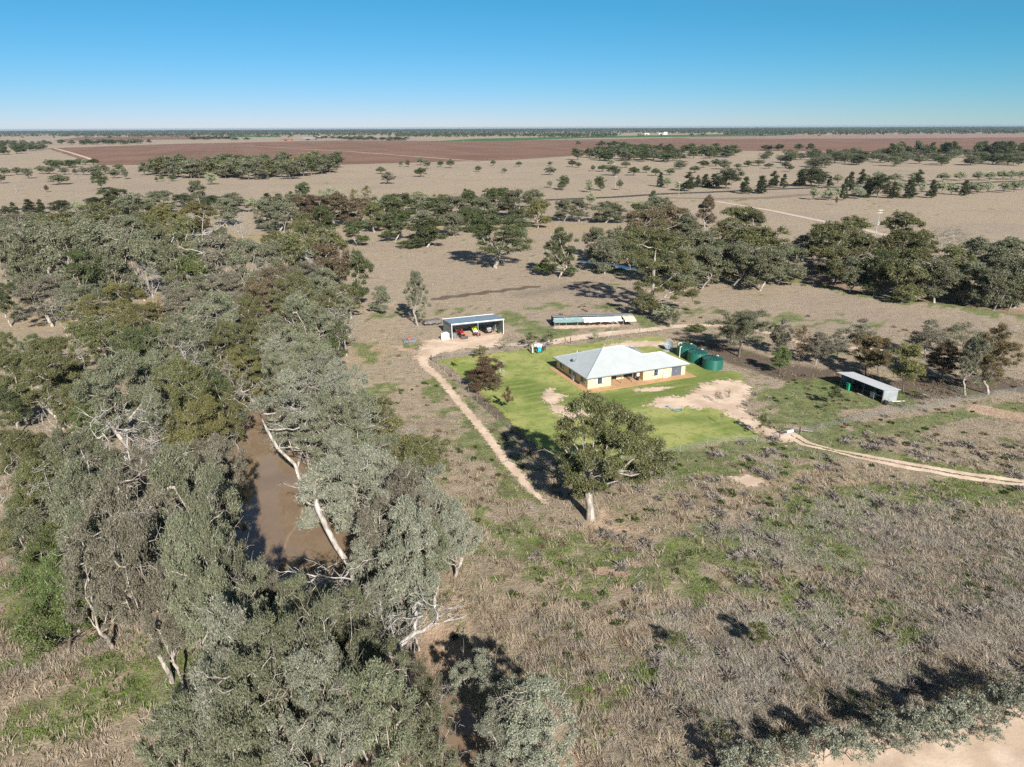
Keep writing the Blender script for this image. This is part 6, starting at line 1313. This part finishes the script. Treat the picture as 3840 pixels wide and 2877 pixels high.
o=MB().lathe([(.3,0),(.33,.3),(.3,.6)],(0,0,0),14).obj('letter_drum',M_BLK);P=at(2932,1628);o.location=(P[0],P[1],.1);props(o,'black drum just behind the left gate post','drum')
# ---- antenna mast behind the house
P=at(2295,1300);e=thing('antenna_mast','thin lattice radio mast behind the farmhouse roof','mast',(P[0],P[1],0))
MB().tube([(0,0,0),(0,0,7.)],.035,6).obj('mast',M_GP,e);MB().tube([(-.5,0,6.3),(.5,0,6.3)],.02,5).tube([(-.35,0,5.7),(.35,0,5.7)],.02,5).obj('aerial',M_GP,e);MB().tube([(-2.5,-1.5,0),(0,0,5.)],.012,4).tube([(2.2,1.5,0),(0,0,5.)],.012,4).obj('guy_wire',M_GP,e)
# hose
pts=[(.9*math.cos(a)*(1+.15*math.sin(3*a)),.6*math.sin(a),.05+.01*a) for a in np.linspace(0,14,60)];o=MB().tube(pts,.03,5).obj('garden_hose',plain('blue_hose',(.02,.25,.33),.5));P=at(2540,1542);o.location=(P[0],P[1],.1);props(o,'tangled blue hose lying at the edge of the sandy patch','hose')
P=at(2503,1528);o=MB().box((0,0,.1),(.5,.35,.2)).obj('toy_crate',plain('blue_plastic',(.05,.2,.45),.5),bevel=.04);o.location=(P[0],P[1],.08);o.rotation_euler[2]=.5;props(o,'small blue plastic crate left of the hose','crate')
# ---- power poles
M_PP=plain('pale_timber_pole',(.34,.36,.31),.8);M_PW=plain('white_insulator',(.75,.76,.76),.3)
def pole(x,yb,h,label,big=False,rz=.1,lean=0.):
    P=at(x,yb);e=thing('power_pole',label,'power pole',(P[0],P[1],0),rz)
    MB().tube([(0,0,-.3),(lean*h,0,h)],[.22,.14] if big else [.16,.11],10).obj('pole',M_PP,e)
    for z,wd in ((h-.6,2.4),(h-1.9,3.0)) if big else ((h-.5,2.4),):
        MB().box((lean*z,-.2,z),(wd,.14,.16)).obj('crossarm',plain('pale_crossarm',(.62,.63,.60),.6),e)
        for u in(-.45,-.15,.15,.45):MB().lathe([(.05,0),(.08,.06),(.05,.12),(.08,.18),(.03,.24)],(lean*z+u*wd,-.2,z+.08),8).obj('insulator',M_PW,e)
    if big:
        MB().lathe([(.42,0),(.46,.1),(.46,1.1),(.3,1.25),(.05,1.3)],(.75,-.1,h*.42),16).obj('transformer',plain('pale_grey_transformer',(.55,.57,.58),.4),e,smooth=True);MB().box((.5,-.1,h*.42-.1),(1.3,.9,.1)).obj('bracket',M_PW,e)
    return e,P
pole(3282,883,13.,'tall pale power pole with two crossarms and transformer by the dirt road',True,.15,.05)
PL=[(2303,650,'power pole among scattered trees of the far paddock'),(2308,706,'power pole just this side of the scattered paddock trees'),(2545,735,'power pole by the sealed road behind the dark belt'),(1240,757,'power pole rising from the pale tree, upper left'),(3572,580,'power pole against the dark grove, far right'),(2897,567,'distant power pole right of the central grove'),(1738,540,'tiny power pole beyond the red field')]
ends=[]
for x,y,l in PL: ends.append(pole(x,y,11.,l,False,.2)[1])
def cable(a,b_,za,zb,label,sag=1.2):
    A_=np.array([a[0],a[1],za]);B_=np.array([b_[0],b_[1],zb]);m=MB()
    for off in(-.9,.9):m.tube([tuple(A_+(B_-A_)*t+np.array([off,0,-sag*4*t*(1-t)])) for t in np.linspace(0,1,9)],.03,3,False)
    o=m.obj('power_line',M_WIRE);props(o,label,'power line')
cable(ends[0],ends[1],10.7,10.7,'power line strung between the two paddock poles')
cable(ends[1],ends[2],10.7,10.7,'power line from the paddock poles to the road pole')
# small paddock markers
post(3098,852,.8,.12,'small white marker post in the paddock left of the tall power pole',M_WHITE,'marker_post')
# ---- distant farm buildings
def farshed(x,y,w_,d_,h_,label,roof,wallc,rz=0.):
    P=at(x,y);e=thing('farm_building',label,'building',(P[0],P[1],0),rz)
    MB().b2((-w_/2,-d_/2,0),(w_/2,d_/2,h_)).obj('wall',plain('far_wall_'+roof,wallc,.8),e)
    rc={'white':(.75,.76,.76),'grey':(.3,.32,.34),'rust':(.30,.10,.06)}[roof]
    MB().hexa([(-w_/2-.5,-d_/2-.5,h_+.01),(w_/2+.5,-d_/2-.5,h_+.01),(w_/2+.5,d_/2+.5,h_+.01),(-w_/2-.5,d_/2+.5,h_+.01)],[(-w_/2-.5,-.2,h_+d_*.2),(w_/2+.5,-.2,h_+d_*.2),(w_/2+.5,.2,h_+d_*.2),(-w_/2-.5,.2,h_+d_*.2)]).obj('roof',plain('far_roof_'+roof,rc,.5),e)
    MB().b2((-w_*.2,-d_/2-.06,0),(w_*.1,-d_/2-.01,h_*.75)).obj('door',M_DARK,e)
farshed(1160,526,60,25,7,'long grey shed beyond the red field, left of centre','grey',(.16,.13,.11));farshed(1075,528,50,16,5,'rusty red low building left of the long grey shed','rust',(.3,.12,.08));farshed(1208,519,30,15,7,'white roofed house just right of the long grey shed','white',(.6,.6,.6))
farshed(2425,505,34,16,6,'white building at the near edge of the horizon woodland','white',(.7,.7,.7));farshed(2480,505,40,18,8,'larger white building next to the silos on the horizon','white',(.72,.72,.72))
for i in range(3):
    P=at(2490+i*5,505);e=thing('grain_silo',f'{["left","middle","right"][i]} white silo of the three on the horizon','silo',(P[0],P[1],0),group='silos on the horizon')
    MB().lathe([(4.5,0),(4.5,15)],k=16).obj('body',M_WHITE,e);MB().lathe([(4.7,15.1),(.5,18)],k=16).obj('roof',M_WHITE,e)
P=at(2262,992);
# ================================================================== grass, weeds, low scrub: masses nobody could count
def excl(x,y):
    """places without tall grass"""
    bad=sdpoly(x,y,LAWN)>-.3
    for P,W,m in((TRACK_A,TRACK_A_W,.4),(TRACK_B,TRACK_B_W,.4)):
        d,w=dlinew(x,y,P,W);bad|=d<w+m*0
    bad|=dline(x,y,DRIVE)<2.0
    d,w=dlinew(x,y,CREEK,CREEK_W);bad|=d<w+2.6
    bad|=sdpoly(x,y,pxl([(2480,3000),(2780,2905),(3080,2815),(3400,2735),(3840,2655),(4100,2615),(4150,3100),(2700,3300)]))>-.2
    for q in (pxl([(2730,1795),(2800,1785),(2860,1795),(2862,1812),(2820,1835),(2770,1812)]),pxl([(2420,1522),(2470,1490),(2560,1490),(2620,1450),(2690,1425),(2770,1428),(2810,1450),(2815,1480),(2775,1520),(2815,1565),(2880,1600),(2990,1655),(2860,1632),(2720,1545),(2530,1535)]),pxl([(1600,1265),(1900,1235),(1900,1290),(1600,1345)]),pxl([(1650,1285),(1700,1195),(1900,1170),(1895,1260)]),pxl([(2060,1240),(2060,1190),(2330,1180),(2345,1230)]),pxl([(3130,1460),(3180,1420),(3370,1490),(3315,1525)]),pxl([(2600,1300),(2760,1300),(2730,1400),(2590,1370)])):
        bad|=sdpoly(x,y,q)>-.3
    return bad
PAL={'straw':((.33,.268,.20),(.55,.46,.35)),'grey':((.20,.175,.148),(.41,.37,.32)),'brown':((.15,.105,.075),(.27,.20,.14)),'gold':((.36,.27,.13),(.50,.40,.21)),'green':((.075,.135,.024),(.21,.29,.065)),'dkgreen':((.04,.065,.02),(.09,.12,.04))}
def tuftmat(name,c1,c2):
    m,t=newmat(name);b=NB(t);tone=b.attr('tone');n=b.noise(b.pos(),.35,3,.6)
    c=b.mix(tone,c1,c2);c=b.mix(b.m('MULTIPLY',b.ss(n,.4,.65),.3),c,tuple(x*.72 for x in c1))
    d=b.n('ShaderNodeBsdfDiffuse');tr=b.n('ShaderNodeBsdfTranslucent');b.l(c,d.inputs[0]);b.l(c,tr.inputs[0]);x=b.n('ShaderNodeMixShader');x.inputs[0].default_value=.2;b.l(d.outputs[0],x.inputs[1]);b.l(tr.outputs[0],x.inputs[2]);b.out(x.outputs[0]);return m
TM={k:tuftmat(k+'_grass',*v) for k,v in PAL.items()}
def scatter(name,label,n,area,dens,mat,blades,hgt,wid,spread,lean,seed,flat=0.):
    """area (x0,x1,y0,y1); dens(x,y)->0..1 keep probability"""
    rng=np.random.default_rng(seed);x=rng.uniform(area[0],area[1],n);y=rng.uniform(area[2],area[3],n)
    k=rng.random(n)<dens(x,y);x,y=x[k],y[k];k=~excl(x,y);x,y=x[k],y[k];m=len(x)
    if m==0:return
    print('SCAT',name,m*blades,flush=True)
    z=height(x,y);s=rng.uniform(.6,1.4,m)*(1+.35*np.clip((y-80)/80,0,1))*(1-.45*sstep(95,125,y));q=blades;i=np.repeat(np.arange(m),q)
    a=rng.uniform(0,2*math.pi,m*q);r=rng.random(m*q)*spread*s[i];bx=x[i]+np.cos(a)*r;by=y[i]+np.sin(a)*r
    wa=.9;L=lean*(rng.random(m*q)*.8+.2);ta=a+rng.normal(0,.6,m*q)
    h=hgt*s[i]*rng.uniform(.55,1.2,m*q);tx=bx+np.cos(ta)*h*L;ty=by+np.sin(ta)*h*L;tz=z[i]+h*np.clip(1-flat,0.1,1)
    px_,py_=-np.sin(ta+rng.normal(0,.6,m*q))*wid*s[i]*.5,np.cos(ta)*wid*s[i]*.5
    zb=z[i]-.04
    V=np.stack([np.stack([bx-px_,by-py_,zb],1),np.stack([bx+px_,by+py_,zb],1),np.stack([tx,ty,tz],1)],1).reshape(-1,3)
    tone=np.clip(rng.random(m)[i]*.6+rng.random(m*q)*.4,0,1)
    me=mesh_np(name,V,np.arange(len(V)).reshape(-1,3),[mat],False,{'tone':('FACE',tone)})
    o=bpy.data.objects.new(name,me);link(o);o['kind']='stuff';o['label']=label;return o
def M_(x,y,i): return masks(x,y)[i]
def falloff(x,y): return np.clip((62/np.maximum(y,40))**1.3,0,1)
AREA=(-95,150,38,185)
def d_straw(x,y):
    g,go,gr,ba,da=masks(x,y);n=fbm(x/3.,y/3.,61,3);n=n*.6+.4*fbm(x/1.1,y/1.1,81,2);return falloff(x,y)*sstep(.40,.58,n)*(1-.8*g)*(1-.95*ba)*(1-.6*da)
def d_grey(x,y):
    g,go,gr,ba,da=masks(x,y);n=fbm(x/4.,y/4.,62,3);return falloff(x,y)*sstep(.40,.62,n*.6+gr*.6)*(1-.7*g)*(1-.9*ba)
def d_brown(x,y):
    g,go,gr,ba,da=masks(x,y);n=fbm(x/2.5,y/2.5,63,3);return falloff(x,y)*sstep(.48,.66,n)*(1-.6*g)*(1-.9*ba)
def d_green(x,y):
    g,go,gr,ba,da=masks(x,y);n=fbm(x/1.8,y/1.8,64,3);return falloff(x,y)*np.clip(g*sstep(.35,.55,n)*1.4+.42*sstep(.50,.64,n)*sstep(.4,.6,fbm(x/12,y/12,91,3)),0,1)*(1-ba)
def d_dk(x,y):
    g,go,gr,ba,da=masks(x,y);n=fbm(x/3.5,y/3.5,65,3);return falloff(x,y)*sstep(.55,.68,n)*(1-ba)
scatter('dry_grass','pale dry grass covering the paddock',150000,AREA,d_straw,TM['straw'],9,.50,.062,.34,1.5,1)
scatter('grey_weeds','grey dead weeds through the dry grass',130000,AREA,d_grey,TM['grey'],8,.50,.06,.40,1.6,2)
scatter('brown_weeds','brown seeding weeds in the dry grass',90000,AREA,d_brown,TM['brown'],7,.46,.062,.30,1.4,3)
scatter('green_weeds','green leafy weeds growing in patches',300000,AREA,d_green,TM['green'],5,.20,.16,.26,1.1,4,flat=.35)
scatter('dark_weeds','dark green herbage in the grass',100000,AREA,d_dk,TM['dkgreen'],6,.26,.12,.3,.8,5)
scatter('flattened_grass','silvery flattened grass stalks',60000,(15,110,45,110),lambda x,y:falloff(x,y)*sstep(.5,.62,fbm(x/6,y/6,66,3)*.7+.35*M_(x,y,2)),tuftmat('silver_stalks',(.34,.315,.265),(.54,.50,.43)),6,.8,.06,.5,1.6,6,flat=.7)
# low domed tumbleweed bushes
def domes(name,label,n,area,dens,mat,seed,r0,r1,q=190):
    rng=np.random.default_rng(seed);x=rng.uniform(area[0],area[1],n);y=rng.uniform(area[2],area[3],n);k=(rng.random(n)<dens(x,y))&~excl(x,y);x,y=x[k],y[k];m=len(x)
    if not m:return
    R=rng.uniform(r0,r1,m);z=height(x,y);i=np.repeat(np.arange(m),q);d=unit(m*q,rng);d[:,2]=np.abs(d[:,2]);rr=R[i]*(rng.uniform(.55,1.05,m*q))*(1+.15*np.sin(d[:,0]*7+i)+.12*np.sin(d[:,1]*8+i*2))
    C=np.stack([x[i],y[i],z[i]],1);sq=np.array([1,1,.62]);P=C+d*rr[:,None]*sq;P0=C+d*(rr*.55)[:,None]*sq
    b=np.cross(d,unit(m*q,rng))*.09
    V=np.stack([P0-b,P0+b,P+unit(m*q,rng)*.12],1).reshape(-1,3);tone=np.clip(rng.random(m)[i]*.6+rng.random(m*q)*.4,0,1)
    me=mesh_np(name,V,np.arange(len(V)).reshape(-1,3),[mat],False,{'tone':('FACE',tone)});o=bpy.data.objects.new(name,me);link(o);o['kind']='stuff';o['label']=label
domes('low_scrub','grey domed scrub scattered in the paddock',2600,AREA,lambda x,y:np.clip(.12+.88*sstep(.45,.6,fbm(x/9,y/9,71,3)+.25*M_(x,y,2)),0,1)*sstep(-5,12,x)*(y<140),TM['grey'],11,.35,1.05,q=110)
domes('low_scrub','olive domed scrub around the large front gum',1700,AREA,lambda x,y:np.clip(sstep(.45,.6,fbm(x/8,y/8,72,3)),0,1)*(x>-25)*(y<150),TM['dkgreen'],12,.3,.95,q=110)
domes('low_scrub','brown scrub beside the dirt tracks',520,(-60,150,90,215),lambda x,y:np.exp(-(dline(x,y,pxl([(1350,1150),(1700,1170),(2100,1150),(2500,1180),(2900,1190),(3300,1225),(3800,1290)]))/5)**2)+np.exp(-(dline(x,y,pxl([(1450,1350),(1560,1500),(1750,1720),(1900,1930)]))/5)**2),TM['brown'],13,.5,1.1,q=120)
domes('low_scrub','brown leafless scrub scattered in the near paddock',1500,AREA,lambda x,y:sstep(.42,.62,fbm(x/7,y/7,74,3))*(x>-25)*(y<150),TM['brown'],14,.3,.9,q=100)

domes('low_scrub','large grey weed clumps in the lower right paddock',420,(12,120,42,115),lambda x,y:sstep(.45,.6,fbm(x/10,y/10,76,3)),tuftmat('mauve_weed',(.19,.165,.145),(.36,.325,.29)),15,.7,1.7,q=260)
domes('low_scrub','scrub beneath the right hand tree belt',700,(20,330,235,330),lambda x,y:np.exp(-(dline(x,y,pxl([(2250,1000),(2600,1040),(2900,1030),(3300,1110),(3840,1180)]))/9)**2),TM['dkgreen'],16,.7,1.8,q=60)
# ================================================================== air
def haze():
    m,t=newmat('haze_air');b=NB(t)
    v=b.n('ShaderNodeVolumePrincipled'); v.inputs['Color'].default_value=(.60,.80,1,1); v.inputs['Density'].default_value=3.0e-5; v.inputs['Anisotropy'].default_value=.2
    o=b.n('ShaderNodeOutputMaterial'); b.l(v.outputs[0],o.inputs['Volume'])
    mb=MB();mb.b2((-38000,-300,-5),(38000,33500,58));h=mb.obj('haze',m);h['kind']='stuff'
haze()
